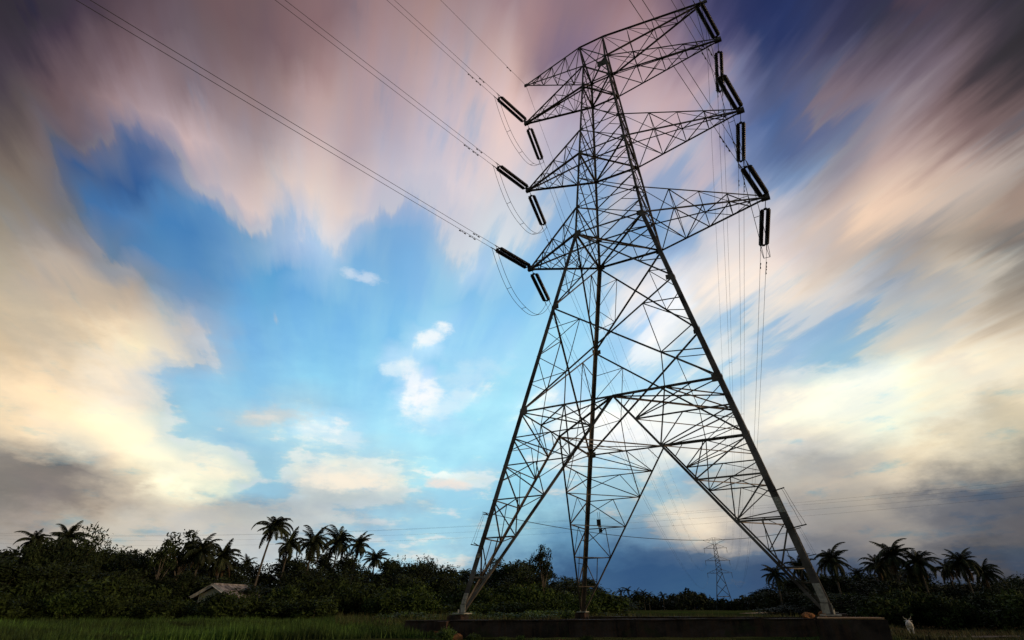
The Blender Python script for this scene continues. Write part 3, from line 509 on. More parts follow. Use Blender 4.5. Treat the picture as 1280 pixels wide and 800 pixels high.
def strip(name, pts, w, mat, lift, label):
    mb = MB()
    pts = [Vector(p) for p in pts]
    fine = []
    for a, b in zip(pts[:-1], pts[1:]):
        for k in range(12): fine.append(a.lerp(b, k / 12))
    fine.append(pts[-1])
    L = []
    for i, p in enumerate(fine):
        d = (fine[min(i + 1, len(fine) - 1)] - fine[max(i - 1, 0)]).normalized()
        nrm = Vector((-d.y, d.x))
        ww = w * (1 + 0.18 * math.sin(i * 1.7) + 0.1 * math.sin(i * 0.6))
        for s in (-1, -0.33, 0.33, 1):
            q = p + nrm * ww / 2 * s
            L.append((q.x, q.y, ground_z(q.x, q.y) + lift))
    F = [(i * 4 + j, i * 4 + j + 1, i * 4 + j + 5, i * 4 + j + 4) for i in range(len(fine) - 1) for j in range(3)]
    mb.add(L, F)
    tag(mb.build(name, mat), label, kind='structure')
strip('path', [(9.6, 27), (13, 28.5), (20, 29.5), (32, 31), (60, 34)], 2.6, M['path'], 0.05, 'pale dirt track crossing the dark ground on the right')
strip('sand_patch', [(-9, 104), (-6.5, 112), (-8, 130)], 4.0, M['sand'], 0.06, 'sandy orange dirt patch in the far field')
strip('field', [(-62, 118), (-40, 120), (-20, 121), (4, 121)], 26.0, M['field'], 0.04, 'flat bright green field beyond the tower')

# ------------------------------------------------------------------ lattice tower
BIG = dict(a=6.401, b=2.093, c=0.915, B=8.376, A=14.45, w=19.87, wu=21.94, m1=23.9, z2=26.79, z2u=29.05, m2=31.2, z3=33.84, z3u=36.25,
           top=40.0, te=38.41, tl=1.32, tr=0.714, L=(6.06, 6.11, 6.15, 6.17), R=(8.28, 8.37, 8.34, 8.28), lv=(1.3, 2.75, 4.3, 5.8, 7.1))
FAR = dict(BIG, a=5.2, b=1.7, c=0.85, tl=0.8, tr=0.8, L=(7.0, 7.0, 6.6, 6.2), R=(7.0, 7.0, 6.6, 6.2), B=7.2, A=13.6)
CORN = [(-1, -1), (1, -1), (1, 1), (-1, 1)]
FN = [Vector((0, -1, 0)), Vector((1, 0, 0)), Vector((0, 1, 0)), Vector((-1, 0, 0))]

def make_tower(name, g, loc, rz, label, full=True):
    root = empty(name, loc, rz, label, 'pylon')
    ST, TH = M['steel'], M['steel_thin']
    def hw(z):
        if z <= g['w']: return g['a'] + (g['b'] - g['a']) * z / g['w']
        return g['b'] + (g['c'] - g['b']) * (z - g['w']) / (g['z3u'] - g['w'])
    def P(i, z):
        s = CORN[i % 4]; h = hw(z)
        return Vector((s[0] * h, s[1] * h, z))
    lp = lambda a, b, t: Vector(a).lerp(Vector(b), t)
    MAIN, UP, DG, RD = (0.215, 0.135, 0.088, 0.040) if full else (0.32, 0.26, 0.20, 0.11)
    apexes = [Vector((-g['tl'], 0, g['top'])), Vector((g['tr'], 0, g['top']))]
    # legs --------------------------------------------------------
    legs = []
    for i in range(4):
        mb = MB()
        s = CORN[i]
        inward = Vector((-s[0], -s[1], 0))
        def leg_seg(p, q, w, mb=mb, s=s):
            # heel of the angle at the corner, flanges along the two faces
            p, q = Vector(p), Vector(q); t = w * 0.12
            ex, ey = Vector((-s[0], 0, 0)), Vector((0, -s[1], 0))
            prof = [(0, 0), (w, 0), (w, t), (t, t), (t, w), (0, w)]
            vs = [e + ex * a + ey * b for e in (p, q) for a, b in prof]
            fs = [(k, (k + 1) % 6, (k + 1) % 6 + 6, k + 6) for k in range(6)] + [(5, 4, 3, 2, 1, 0), (6, 7, 8, 9, 10, 11)]
            if s[0] * s[1] < 0: fs = [tuple(reversed(f)) for f in fs]
            mb.add(vs, fs)
        leg_seg(P(i, 0.05), P(i, g['w']), MAIN)
        leg_seg(P(i, g['w'] + 0.003), P(i, g['z3u']), UP)
        apx = apexes[0] if s[0] < 0 else apexes[1]
        leg_seg(P(i, g['z3u'] + 0.003), apx + Vector((s[0] * 0.03, s[1] * 0.03, 0)), 0.12)
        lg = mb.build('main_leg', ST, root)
        legs.append(lg)
        if full:
            for z, h in ((g['B'], .42), (g['A'], .36), (g['w'], .42), (g['z2'], .26), (g['z3'], .24), (g['z3u'], .22), (g['wu'], .2), (g['z2u'], .2)):
                p = P(i, z); gw = .17 if z < 20 else .11          # gusset plates where the bracing meets the leg
                gp = MB(); gp.plate(p + Vector((-s[0] * (gw + .05), s[1] * .012, 0)), (-s[0] * gw, 0, 0), (0, 0, h * .4), .012)
                gp.build('gusset_plate', ST, lg)
                gp = MB(); gp.plate(p + Vector((s[0] * .012, -s[1] * (gw + .05), 0)), (0, -s[1] * gw, 0), (0, 0, h * .4), .012)
                gp.build('gusset_plate', ST, lg)
            p = P(i, 0.2)
            for u_, c_ in (((-s[0] * .10, 0, 0), (-s[0] * .16, s[1] * .02, 0)), ((0, -s[1] * .10, 0), (s[0] * .02, -s[1] * .16, 0))):
                gp = MB(); gp.plate(p + Vector(c_), u_, (0, 0, .13), .02); gp.build('foot_cleat', M['galv'], lg)
            bp = MB(); q = P(i, 0.045)
            bp.box((q.x - s[0] * .1, q.y - s[1] * .1, 0.03), (.55, .55, .04)); bp.tube([(q.x, q.y, .04), (q.x, q.y, .16)], .03)
            bp.build('base_plate', M['galv'], lg)
    if full:
        # bolted splice plates, pale galvanised
        for i, za, zb, face in ((1, .35, .85, 0), (1, 2.95, 3.45, 0), (0, .35, .72, 0), (0, 2.0, 2.15, 0)):
            a, b = P(i, za), P(i, zb); s = CORN[i]
            mb = MB()
            c = (a + b) / 2 + Vector((-s[0] * MAIN * .5, s[1] * .016, 0))
            mb.plate(c, (MAIN * .46, 0, 0), (b - a) / 2, .02)
            for k in range(5):
                for q in (-.5, .5):
                    e = a.lerp(b, .1 + .2 * k) + Vector((-s[0] * MAIN * (.5 + .5 * q), s[1] * .026, 0))
                    mb.tube([e, e + Vector((0, s[1] * .03, 0))], .018, 6)
            mb.build('splice_plate', M['galv'], legs[i])
    # faces -------------------------------------------------------
    def redund(mb, lo, hi, cen, n):
        qb, qt = lp(lo, cen, .5), lp(hi, cen, .5)
        for a, b in ((lp(lo, hi, .76), qt), (lp(lo, hi, .5), qt), (lp(lo, hi, .5), qb), (lp(lo, hi, .25), qb), (qb, qt)):
            mb.angle(a, b, RD, n)
    def xpanel(mb, i, z0, z1, w, red=True):
        n = FN[i]
        a0, b0, a1, b1 = P(i, z0), P(i + 1, z0), P(i, z1), P(i + 1, z1)
        k = hw(z0) / (hw(z0) + hw(z1))
        cen = lp(a0, b1, k)
        mb.angle(a0, b1, w, n); mb.angle(b0, a1, w, n, flip=-1)
        if red:
            redund(mb, a0, a1, cen, n); redund(mb, b0, b1, cen, n)
        return cen
    inner = {}
    for i in range(4):
        n = FN[i]
        apex = (P(i, g['B']) + P(i + 1, g['B'])) / 2
        for end, j in ((0, i), (1, i + 1)):
            mb = MB()
            foot = P(j, 0.12)
            other = P(i + 1 if end == 0 else i, 0.12)
            foot = foot + (other - foot).normalized() * 0.22
            mb.angle(foot, apex, .092, n, flip=1 if end else -1)
            zz_ = list(g['lv']) if full else [2.0, 4.4]
            pin = [lp(foot, apex, (z - .12) / (g['B'] - .12)) for z in zz_]
            inner[(i, j % 4)] = pin
            for k, z in enumerate(zz_):
                lg = P(j, z)
                mb.angle(lg, pin[k], RD * 1.35, n)
                nxt = P(j, zz_[k + 1]) if k + 1 < len(zz_) else P(j, g['B'])
                mb.angle(pin[k], nxt, RD * 1.3, n)
                if k >= 1 and full:
                    mh = lp(lg, pin[k], .5)
                    mb.angle(mh, pin[k - 1], RD * .9, n)
                    if k >= 2: mb.angle(mh, lp(P(j, zz_[k - 1]), lg, .5), RD * .8, n)
            if full and (j % 4) == i:       # ties across to the neighbouring face
                f2 = (i - 1) % 4
                apex2 = (P(f2, g['B']) + P(f2 + 1, g['B'])) / 2
                foot2 = P(i, .12) + (P(f2, .12) - P(i, .12)).normalized() * .22
                for k, z in enumerate(zz_):
                    mb.angle(pin[k], lp(foot2, apex2, (z - .12) / (g['B'] - .12)), RD, Vector((0, 0, 1)))
            lb = P(j, g['B'])
            qh = lp(lb, apex, .5)
            mb.angle(lb, apex, DG, n)
            if full:
                for b in (pin[-1], pin[-2]): mb.angle(qh, b, RD * 1.2, n)
                mb.angle(lp(lb, apex, .25), pin[-1], RD, n)
                mb.angle(lp(lb, apex, .78), lp(pin[-1], apex, .5), RD, n)
            mb.build('portal_bracing', ST, root)
        # big crossed bracing between the portal and the waist
        mb = MB()
        c1 = xpanel(mb, i, g['B'], g['A'], DG, full)
        c2 = xpanel(mb, i, g['A'], g['w'], DG, full)
        if full:
            hq = lp(P(i, g['B']), P(i + 1, g['B']), .5)
            for s0, s1 in ((P(i, g['B']), P(i, g['A'])), (P(i + 1, g['B']), P(i + 1, g['A']))):
                mb.angle(lp(s0, c1, .5), lp(P(i, g['B']), P(i + 1, g['B']), .25 if s0 == P(i, g['B']) else .75), RD, n)
        mb.build('cross_bracing', ST, root)
        mb = MB()
        for z0, z1 in ((g['w'], g['wu']), (g['wu'], g['m1'] + .6), (g['m1'] + .6, g['z2']), (g['z2'], g['z2u']), (g['z2u'], g['m2'] + .3), (g['m2'] + .3, g['z3']), (g['z3'], g['z3u'])):
            xpanel(mb, i, z0, z1, .058 if full else .14, False)
            if full:
                cen = (P(i, z0) + P(i + 1, z1)) / 2
                for j in (i, i + 1):
                    mb.angle(P(j, (z0 + z1) / 2), lp(P(j, z0), cen, .5), .03, n)
                    mb.angle(P(j, (z0 + z1) / 2), lp(P(j, z1), cen, .5), .03, n)
        for z, w in ((g['w'], .11), (g['wu'], .07), (g['z2'], .11), (g['z2u'], .07), (g['z3'], .10), (g['z3u'], .08)):
            mb.angle(P(i, z), P(i + 1, z), w, n)
        mb.build('cage_bracing', ST, root)
    # level frames --------------------------------------------------
    mb = MB()
    U = Vector((0, 0, 1))
    B = g['B']
    ap = [(P(i, B) + P(i + 1, B)) / 2 for i in range(4)]
    for i in range(4):
        mb.angle(ap[i], ap[(i + 1) % 4], DG * .85, U)
        co = P(i + 1, B)
        q1, q2 = lp(ap[i], co, .5), lp(ap[(i + 1) % 4], co, .5)
        if full:
            mb.angle(q1, q2, RD * 1.2, U); mb.angle(ap[i], q2, RD * 1.2, U); mb.angle(q1, ap[(i + 1) % 4], RD * 1.2, U)
    mb.build('portal_ring', ST, root)
    for z in (g['w'], g['z2'], g['z3'], g['z3u']):
        mb = MB()
        mb.angle(P(0, z), P(2, z), .09, U); mb.angle(P(1, z), P(3, z), .09, U, flip=-1)
        mb.build('plan_bracing', ST, root)
    # peak ridge ----------------------------------------------------
    mb = MB()
    mb.angle(apexes[0], apexes[1], .10, U)
    for i in (0, 3):
        mb.angle(P(i, g['z3u']), apexes[1], .06, FN[0])
        mb.angle(P(1 if i == 0 else 2, g['z3u']), apexes[0], .06, FN[0])
    if full: mb.plate((.62, -.97, 35.5), (.38, .03, 0), (0, -.05, .24), .01)
    mb.build('peak_frame', ST, root)
    # arms ----------------------------------------------------------
    tips = {}
    for side in (-1, 1):
        Ls = g['L'] if side < 0 else g['R']
        cs = (0, 3) if side < 0 else (1, 2)
        for t, (zl, zu) in enumerate(((g['w'], g['wu']), (g['z2'], g['z2u']), (g['z3'], g['z3u']))):
            tip = Vector((side * Ls[t], 0, zl))
            tips[(side, t)] = tip
            ch, lc = MB(), MB()
            lo = [P(c_, zl) for c_ in cs]; hi = [P(c_, zu) for c_ in cs]
            ends = [tip + Vector((-side * .05, -.09, 0)), tip + Vector((-side * .05, .09, 0))]
            nface = [Vector((0, -1, .2)), Vector((0, 1, .2))]
            for q in (0, 1):
                ch.angle(lo[q], ends[q], .115, nface[q]); ch.angle(hi[q], ends[q] + Vector((0, 0, .1)), .082, nface[q])
            ch.plate(tip + Vector((0, 0, .03)), (side * .22, 0, 0), (0, 0, .16), .2)
            N = 5 if full else 3
            fr = [0, .26, .50, .72, .88] if full else [0, .4, .75]
            for k in range(N):
                f0 = fr[k]; f1 = fr[k + 1] if k + 1 < N else 1.0
                for q in (0, 1):
                    l0, l1 = lp(lo[q], ends[q], f0), lp(lo[q], ends[q], f1)
                    u0, u1 = lp(hi[q], ends[q], f0), lp(hi[q], ends[q], f1)
                    if k + 1 < N:
                        lc.angle(l0, u1, .042, nface[q]) if k % 2 else lc.angle(u0, l1, .042, nface[q])
                        lc.angle(l1, u1, .032, nface[q])
                if k > 0:
                    lc.angle(lp(lo[0], ends[0], f0), lp(lo[1], ends[1], f0), .042, U)
                    lc.angle(lp(hi[0], ends[0], f0), lp(hi[1], ends[1], f0), .045, U)
                if k + 1 < N:
                    a_, b_ = (0, 1) if k % 2 else (1, 0)
                    lc.angle(lp(lo[a_], ends[a_], f0), lp(lo[b_], ends[b_], f1), .046, U)
                    if k < 2 and full: lc.angle(lp(lo[b_], ends[b_], f0), lp(lo[a_], ends[a_], f1), .046, U)
                    lc.angle(lp(hi[a_], ends[a_], f0), lp(hi[b_], ends[b_], f1), .045, U)
            arm = ch.build('crossarm', ST, root)
            lc.build('arm_lacing', TH, arm)
        # earth wire arm: two lower chords and one ridge chord
        tip = Vector((side * Ls[3], 0, g['te'])); tips[(side, 3)] = tip
        apx = apexes[0] if side < 0 else apexes[1]
        ch, lc = MB(), MB()
        lo = [P(c_, g['z3u']) for c_ in cs]
        for q in (0, 1): ch.angle(lo[q], tip, .10, U)
        ch.angle(apx, tip + Vector((0, 0, .05)), .11, U)
        ch.plate(tip, (side * .14, 0, 0), (0, 0, .12), .12)
        fr = [.25, .5, .72, .87] if full else [.5]
        for k, f0 in enumerate(fr):
            pts_ = [lp(lo[0], tip, f0), lp(lo[1], tip, f0), lp(apx, tip, f0)]
            lc.angle(pts_[0], pts_[1], .045, U); lc.angle(pts_[0], pts_[2], .04, FN[0]); lc.angle(pts_[1], pts_[2], .04, FN[2])
            f_ = fr[k - 1] if k else 0
            lc.angle(lp(lo[k % 2], tip, f_), pts_[1 - k % 2], .045, U)
            for q in (0, 1): lc.angle(lp(apx, tip, f_), pts_[q], .045, FN[0])
        arm = ch.build('earth_wire_arm', ST, root)
        lc.build('arm_lacing', TH, arm)
    if full:
        # anti-climbing guards: rods sticking out of each leg with barbed strands between them
        for i in range(4):
            mb = MB(); s = CORN[i]
            rods = ((s[0], 0), (0, s[1]))
            for z, r in ((2.45, .40), (3.66, .28)):
                for dx, dy in rods:
                    p = P(i, z)
                    mb.tube([p - Vector((dx * .2, dy * .2, .03)), p + Vector((dx * r, dy * r, .08))], .02, 5)
            for w_ in ((.7, 1.0) if s[0] > 0 else (1.0,)):
                for dx, dy in rods:
                    a = P(i, 2.45) + Vector((dx * .38 * w_, dy * .38 * w_, .07)); b = P(i, 3.66) + Vector((dx * .26 * w_, dy * .26 * w_, .07))
                    mb.tube([a.lerp(b, k / 8) + Vector((rng.uniform(-.012, .012), rng.uniform(-.012, .012), 0)) for k in range(9)], .006, 4)
            mb.build('climbing_guard', TH, root)
        mb = MB(); mb.plate((-4.58, 5.32, 4.62), (.125, 0, 0), (0, 0, .17), .012)
        mb.tube([(-4.6, 5.32, 4.8), (-4.62, 5.3, 5.2)], .012, 5)
        mb.tube([(-4.5, 5.32, 4.8), (-4.48, 5.3, 5.2)], .012, 5)
        dp = mb.build('danger_plate', M['plate_dark'], root)
        mb = MB(); mb.plate((-4.5, 5.30, 4.17), (.10, 0, 0), (0, 0, .13), .012)
        mb.build('danger_plate', M['plate_dark'], root)
        mb = MB(); mb.plate((-4.53, 5.30, 4.37), (.10, 0, 0), (0, 0, .045), .01)
        mb.build('number_strip', M['plate_pale'], root)
    return root, tips

tower, TIPS = make_tower('transmission_tower', BIG, (0, 0, 0), 0, 'huge dark steel lattice transmission tower straddling the concrete footings')
FARP = Vector((CAM.x + 376 * math.sin(D2R(-8.7)), CAM.y + 376 * math.cos(D2R(-8.7)), -0.8))
far_dir = math.atan2(FARP.x, FARP.y)
fartower, FTIPS = make_tower('transmission_tower', FAR, FARP, -far_dir, 'small distant lattice transmission tower standing beyond the field', full=False)

# ------------------------------------------------------------------ insulators
def disc_string_mesh(n=20, pitch=.142):
    mb = MB(); seg = 12; prof = []
    for k in range(n):
        x = k * pitch
        prof += [(x, .085), (x + .02, .09), (x + .045, .125), (x + .08, .13), (x + .1, .118), (x + .115, .085)]
    prof.append((n * pitch, .03))
    for (x, r) in prof:
        for a in range(seg):
            th = 2 * math.pi * a / seg
            mb.v.append((x, r * math.cos(th), r * math.sin(th)))
    for i in range(len(prof) - 1):
        for a in range(seg):
            mb.f.append((i * seg + a, i * seg + (a + 1) % seg, (i + 1) * seg + (a + 1) % seg, (i + 1) * seg + a))
    mb.f.append(tuple(reversed(range(seg))))
    mb.f.append(tuple((len(prof) - 1) * seg + a for a in range(seg)))
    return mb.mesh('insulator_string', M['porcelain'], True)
STRING = disc_string_mesh()
SLEN = 20 * .142
GAP = .168
def tension_set(tip, az, droop, label, group, lk=.42):
    """double tension string; local x runs outwards along the wire"""
    root = empty('tension_insulator', tip, 0, label, 'insulator', group)
    root.rotation_euler = (0, droop, math.pi / 2 - az)
    for s in (-1, 1):
        place('insulator_string', STRING, root, (lk, s * GAP, 0))
    x1 = lk + SLEN
    for x, d in ((lk - .06, -1), (x1 + .05, 1)):
        mb = MB(); mb.plate((x, 0, 0), (.05, 0, 0), (0, GAP + .07, 0), .025)
        mb.tube([(x, -GAP, 0), (x + d * -.0 , -GAP, 0.001), (x - d * .05, -GAP, 0)], .03, 6)
        mb.plate((x + d * .07, 0, 0), (.05, 0, 0), (0, GAP * .5, 0), .02)
        mb.build('yoke_plate', M['steel_thin'], root)
    mb = MB(); mb.tube([(0, 0, 0), (lk - .08, 0, 0)], .022, 6); mb.build('shackle_link', M['steel_thin'], root)
    mb = MB()
    for s in (-1, 1):
        mb.tube([(x1 + .1, s * .16, 0), (x1 + .55, s * .17, 0)], [.03, .024], 6)
    mb.build('wire_clamp', M['steel_thin'], root)
    mw = root.matrix_world
    R = Matrix.Translation(tip) @ root.rotation_euler.to_matrix().to_4x4()
    return [R @ Vector((x1 + .55, s * .17, 0)) for s in (-1, 1)]

NEAR_AZ = D2R(192.0)
TIER = ('lowest', 'middle', 'top')
RW = .012
def wire_pts(a, az, L, sag, dz, n=70):
    pts = []
    for k in range(n + 1):
        t = (k / n) ** 1.6
        pts.append(a + Vector((math.sin(az) * L * t, math.cos(az) * L * t, dz * t - 4 * sag * t * (1 - t))))
    return pts
def damper(mb, p, d):
    d = d.normalized()
    mb.tube([p + Vector((0, 0, -.09)) - d * .2, p + Vector((0, 0, -.09)) + d * .2], .012, 5)
    for s in (-1, 1):
        c_ = p + Vector((0, 0, -.10)) + d * (.2 * s)
        mb.tube([c_ - d * .06, c_ + d * .06], .035, 6)
    mb.tube([p, p + Vector((0, 0, -.09))], .014, 5)

for side, sname in ((-1, 'left'), (1, 'right')):
    for t in range(3):
        tip = TIPS[(side, t)]
        where = '%s %s crossarm of the big tower' % (TIER[t], sname)
        group = 'twin tension insulator strings on the big tower'
        n_az = NEAR_AZ
        ends_n = tension_set(tip + Vector((0, -.1, 0)), n_az, .085, 'double insulator string facing the camera at the ' + where, group, .32)
        fz = FARP + Matrix.Rotation(-far_dir, 3, 'Z') @ FTIPS[(side, t)] + Vector((0, 0, -2.6))
        v = fz - tip
        f_az = math.atan2(v.x, v.y)
        ends_f = tension_set(tip + Vector((0, .1, 0)), f_az, .13, 'double insulator string facing away at the ' + where, group, .55 if side < 0 else .85)
        # conductors
        for tagn, ends, az_, L, sag, dz in (('n', ends_n, n_az, 270.0, 5.2, 0.0), ('f', ends_f, f_az, None, 11.0, None)):
            if L is None:
                e = fz - ends[0]; L = math.hypot(e.x, e.y) - .5; dz = e.z
            txt = 'wire pair running %s from the %s' % ('overhead' if tagn == 'n' else 'far away', where)
            root = empty('conductor_bundle', tip, 0, txt, 'power line', 'twin conductors of the power line')
            paths = []
            for q, e0 in enumerate(ends):
                pts = wire_pts(e0, az_, L, sag, dz)
                paths.append(pts)
                mb = MB(); mb.tube([p - tip for p in pts], RW, 5, False)
                mb.build('wire', M['wire'], root)
            for q, off in ((0, 1.6), (1, 1.6), (0, 2.4)):
                mb = MB()
                dd = Vector((math.sin(az_), math.cos(az_), (dz - 4 * sag) / L))
                damper(mb, ends[q] + dd * off * (1 if tagn == 'n' else .8) - tip, dd)
                mb.build('vibration_damper', M['steel_thin'], root)
            for k in (18, 32, 44, 55, 63):
                sp = MB(); sp.tube([paths[0][k] - tip, paths[1][k] - tip], .014, 5); sp.build('spacer', M['steel_thin'], root)
        # jumper loop under the arm
        root = empty('jumper_loop', tip, 0, 'thin wire loop hanging under the ' + where, 'power line', 'jumper loops on the big tower')
        loops = []
        for q in (0, 1):
            a = ends_n[1 - q] - tip; b = ends_f[q] - tip
            a = a.lerp(Vector((0, 0, 0)), .03); b = b.lerp(Vector((0, 0, 0)), .03)
            pts = []
            for k in range(29):
                u = k / 28
                p = a.lerp(b, u)
                p = p + Vector((0, 0, -2.35 * (1 - abs(2 * u - 1) ** 2.4)))
                pts.append(p)
            loops.append(pts)
            mb = MB(); mb.tube(pts, .015, 5, False); mb.build('wire', M['wire'], root)
        for k in (7, 14, 21):
            sp = MB(); sp.tube([loops[0][k], loops[1][k]], .016, 5); sp.build('spacer', M['steel_thin'], root)
        # suspension string of the far tower
        base = FARP + Matrix.Rotation(-far_dir, 3, 'Z') @ FTIPS[(side, t)]
        mb = MB(); mb.tube([(0, 0, 0), (0, 0, -2.6)], .11, 6)
        o = mb.build('suspension_insulator', M['porcelain'], None, loc=base)
        tag(o, 'tiny insulator hanging from the %s %s crossarm of the distant tower' % (TIER[t], sname), 'insulator', 'insulators on the distant tower')
    tip = TIPS[(side, 3)]
    fz = FARP + Matrix.Rotation(-far_dir, 3, 'Z') @ FTIPS[(side, 3)]
    v = fz - tip
    for az_, L, sag, dz, txt in ((NEAR_AZ, 270.0, 4.0, 0.0, 'overhead'), (math.atan2(v.x, v.y), math.hypot(v.x, v.y), 8.0, v.z, 'down to the distant tower')):
        mb = MB(); pts = [p - tip for p in wire_pts(tip, az_, L, sag, dz)]
        mb.tube(pts, .012, 5, False)
        o = mb.build('earth_wire', M['wire'], None, loc=tip)
        tag(o, 'thin single wire running %s from the %s earth wire arm' % (txt, sname), 'power line', 'earth wires')
        if az_ == NEAR_AZ:
            mb = MB(); dd = (pts[3] - pts[0]).normalized(); damper(mb, dd * 2.2, dd); mb.build('vibration_damper', M['steel_thin'], o)

# wires of other lines crossing far behind
def cross_wire(a, b, sag, r, label, group):
    a, b = Vector(a), Vector(b)
    pts = [a.lerp(b, k / 40) + Vector((0, 0, -4 * sag * (k / 40) * (1 - k / 40))) for k in range(41)]
    mb = MB(); mb.tube([p - a for p in pts], r, 4, False)
    tag(mb.build('distant_wire', M['wire'], None, loc=a), label, 'power line', group)
def pp(px, py, dist):
    x, y, _ = at(px, dist); return (x, y, top_z(px, py, dist))
cross_wire(pp(600, 640, 90), pp(1010, 664, 150), 2.9, .05, 'single dark cable sagging low behind the tower', 'single cable')
for k, (y0, y1) in enumerate(((648, 614), (652, 621), (657, 628), (644, 606))):
    cross_wire(pp(-160, y0 + 14, 900), pp(1460, y1 - 26, 520), 16 + k, .04, ('second highest', 'third highest', 'lowest', 'highest')[k] + ' of the faint wires crossing far behind the tower', 'faint wires crossing far behind')

# ------------------------------------------------------------------ foundations
def rough_block(mb, x0, x1, y0, y1, z0, z1, taper=0.0, z1b=None, seed=0, amp=.02, z0b=None):
    """weathered cast block, a few cuts per side so the edges wander"""
    r = random.Random(seed)
    nx_ = max(2, int((x1 - x0) / .45)); ny_ = max(2, int((y1 - y0) / .45)); nz_ = 3
    idx = {}
    def vert(i, j, k):
        if (i, j, k) in idx: return idx[(i, j, k)]
        u, v, w = i / nx_, j / ny_, k / nz_
        zt = z1 + ((z1b - z1) * u if z1b is not None else 0)
        zb = z0 + ((z0b - z0) * u if z0b is not None else 0)
        g = taper * (1 - w)
        x = x0 - g + (x1 - x0 + 2 * g) * u; y = y0 - g + (y1 - y0 + 2 * g) * v; z = zb + (zt - zb) * w
        e = sum((i in (0, nx_), j in (0, ny_), k in (0, nz_)))
        a = amp * (1.5 if e > 1 else 1)
        mb.v.append((x + r.uniform(-a, a), y + r.uniform(-a, a), z + r.uniform(-a, a) * .6))
        idx[(i, j, k)] = len(mb.v) - 1
        return idx[(i, j, k)]
    for i in range(nx_):
        for j in range(ny_):
            mb.f.append((vert(i, j, nz_), vert(i + 1, j, nz_), vert(i + 1, j + 1, nz_), vert(i, j + 1, nz_)))
            mb.f.append((vert(i, j + 1, 0), vert(i + 1, j + 1, 0), vert(i + 1, j, 0), vert(i, j, 0)))
    for i in range(nx_):
        for k in range(nz_):
            mb.f.append((vert(i, 0, k), vert(i + 1, 0, k), vert(i + 1, 0, k + 1), vert(i, 0, k + 1)))
            mb.f.append((vert(i + 1, ny_, k), vert(i, ny_, k), vert(i, ny_, k + 1), vert(i + 1, ny_, k + 1)))
    for j in range(ny_):
        for k in range(nz_):
            mb.f.append((vert(0, j + 1, k), vert(0, j, k), vert(0, j, k + 1), vert(0, j + 1, k + 1)))
            mb.f.append((vert(nx_, j, k), vert(nx_, j + 1, k), vert(nx_, j + 1, k + 1), vert(nx_, j, k + 1)))

foot_info = {
    (1, -1): (5.93, 7.55, -7.45, -5.75, 'big dark concrete footing block with warm light painted on its top under the nearest right leg'),
    (-1, -1): (-6.68, -6.1, -6.68, -6.1, 'concrete footing block behind the long beam under the left leg'),
    (1, 1): (5.9, 6.9, 5.9, 6.9, 'concrete footing block hidden behind the right leg, farthest to the right'),
    (-1, 1): (-6.7, -6.1, 6.1, 6.7, 'low concrete footing block under the middle leg, behind the beam')}
for k, (x0, x1, y0, y1, lb) in foot_info.items():
    cx, cy = (x0 + x1) / 2, (y0 + y1) / 2
    root = empty('concrete_footing', (cx, cy, -1.3), 0, lb, 'footing', 'concrete footings of the tower')
    mb = MB(); rough_block(mb, x0 - cx, x1 - cx, y0 - cy, y1 - cy, -.6, 1.22 + .02, .05, seed=int(x0 * 10))
    mb.build('pedestal', M['concrete'], root)
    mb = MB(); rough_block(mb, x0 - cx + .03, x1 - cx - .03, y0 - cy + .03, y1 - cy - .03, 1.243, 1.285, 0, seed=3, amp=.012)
    mb.build('top_skim', M['slab' if k == (1, -1) else 'concrete'], root)  # only the front right top carries the painted warm light

def tie_beam(p, q, w, z0, zt, label, seed, zb=None):
    p, q = Vector(p), Vector(q)
    L = (q - p).length
    o = empty('tie_beam', (p.x, p.y, zt[0]), math.atan2(q.y - p.y, q.x - p.x), label, 'beam', 'concrete tie beams between the footings')
    mb = MB(); rough_block(mb, 0, L, -w / 2, w / 2, z0 - zt[0], -.04, 0, (zt[1] - zt[0]) - .04, seed, .02, None if zb is None else zb - zt[0])
    mb.build('beam_body', M['concrete'], o)
    mb = MB(); rough_block(mb, 0.01, L - .01, -w / 2 - .03, w / 2 + .03, -.037, .0, 0, None, seed + 1, .01)
    for i, v in enumerate(mb.v):
        mb.v[i] = (v[0], v[1], v[2] + (zt[1] - zt[0]) * v[0] / L)
    mb.build('beam_cap', M['concrete'], o)
    return o
front = tie_beam((-8.05, -7.3), (5.9, -7.3), .42, -.76, (-.20, -.03), 'long dark concrete beam across the front joining the left and right footings', 5, -.46)
tie_beam((-5.9, 6.4), (5.9, 6.4), .35, -.9, (-.2, -.16), 'low concrete beam at the back behind the middle leg', 9)
tie_beam((-6.4, -5.9), (-6.4, 5.9), .35, -.9, (-.34, -.34), 'concrete beam receding from the left footing to the middle footing', 12)
tie_beam((6.45, -5.7), (6.45, 5.9), .35, -1.6, (-.3, -.3), 'concrete beam receding behind the big right footing block', 15)
# short pier in front of the beam with the warm light on its face modelled as an orange patch
root = empty('concrete_pier', (-6.28, -7.62, -.8), 0, 'short stained concrete pier with an orange patch of painted light, standing against the front beam', 'pier')
mb = MB(); rough_block(mb, -.24, .24, -.1, .1, -.2, .60, .01, seed=31, amp=.02); mb.build('pier_body', M['concrete'], root)
mb = MB(); rough_block(mb, -.20, .06, -.135, -.11, -.1, .26, .01, seed=33, amp=.03); mb.build('painted_light_patch', M['rock'], root)  # rock colour reused to paint the orange light on the pier face

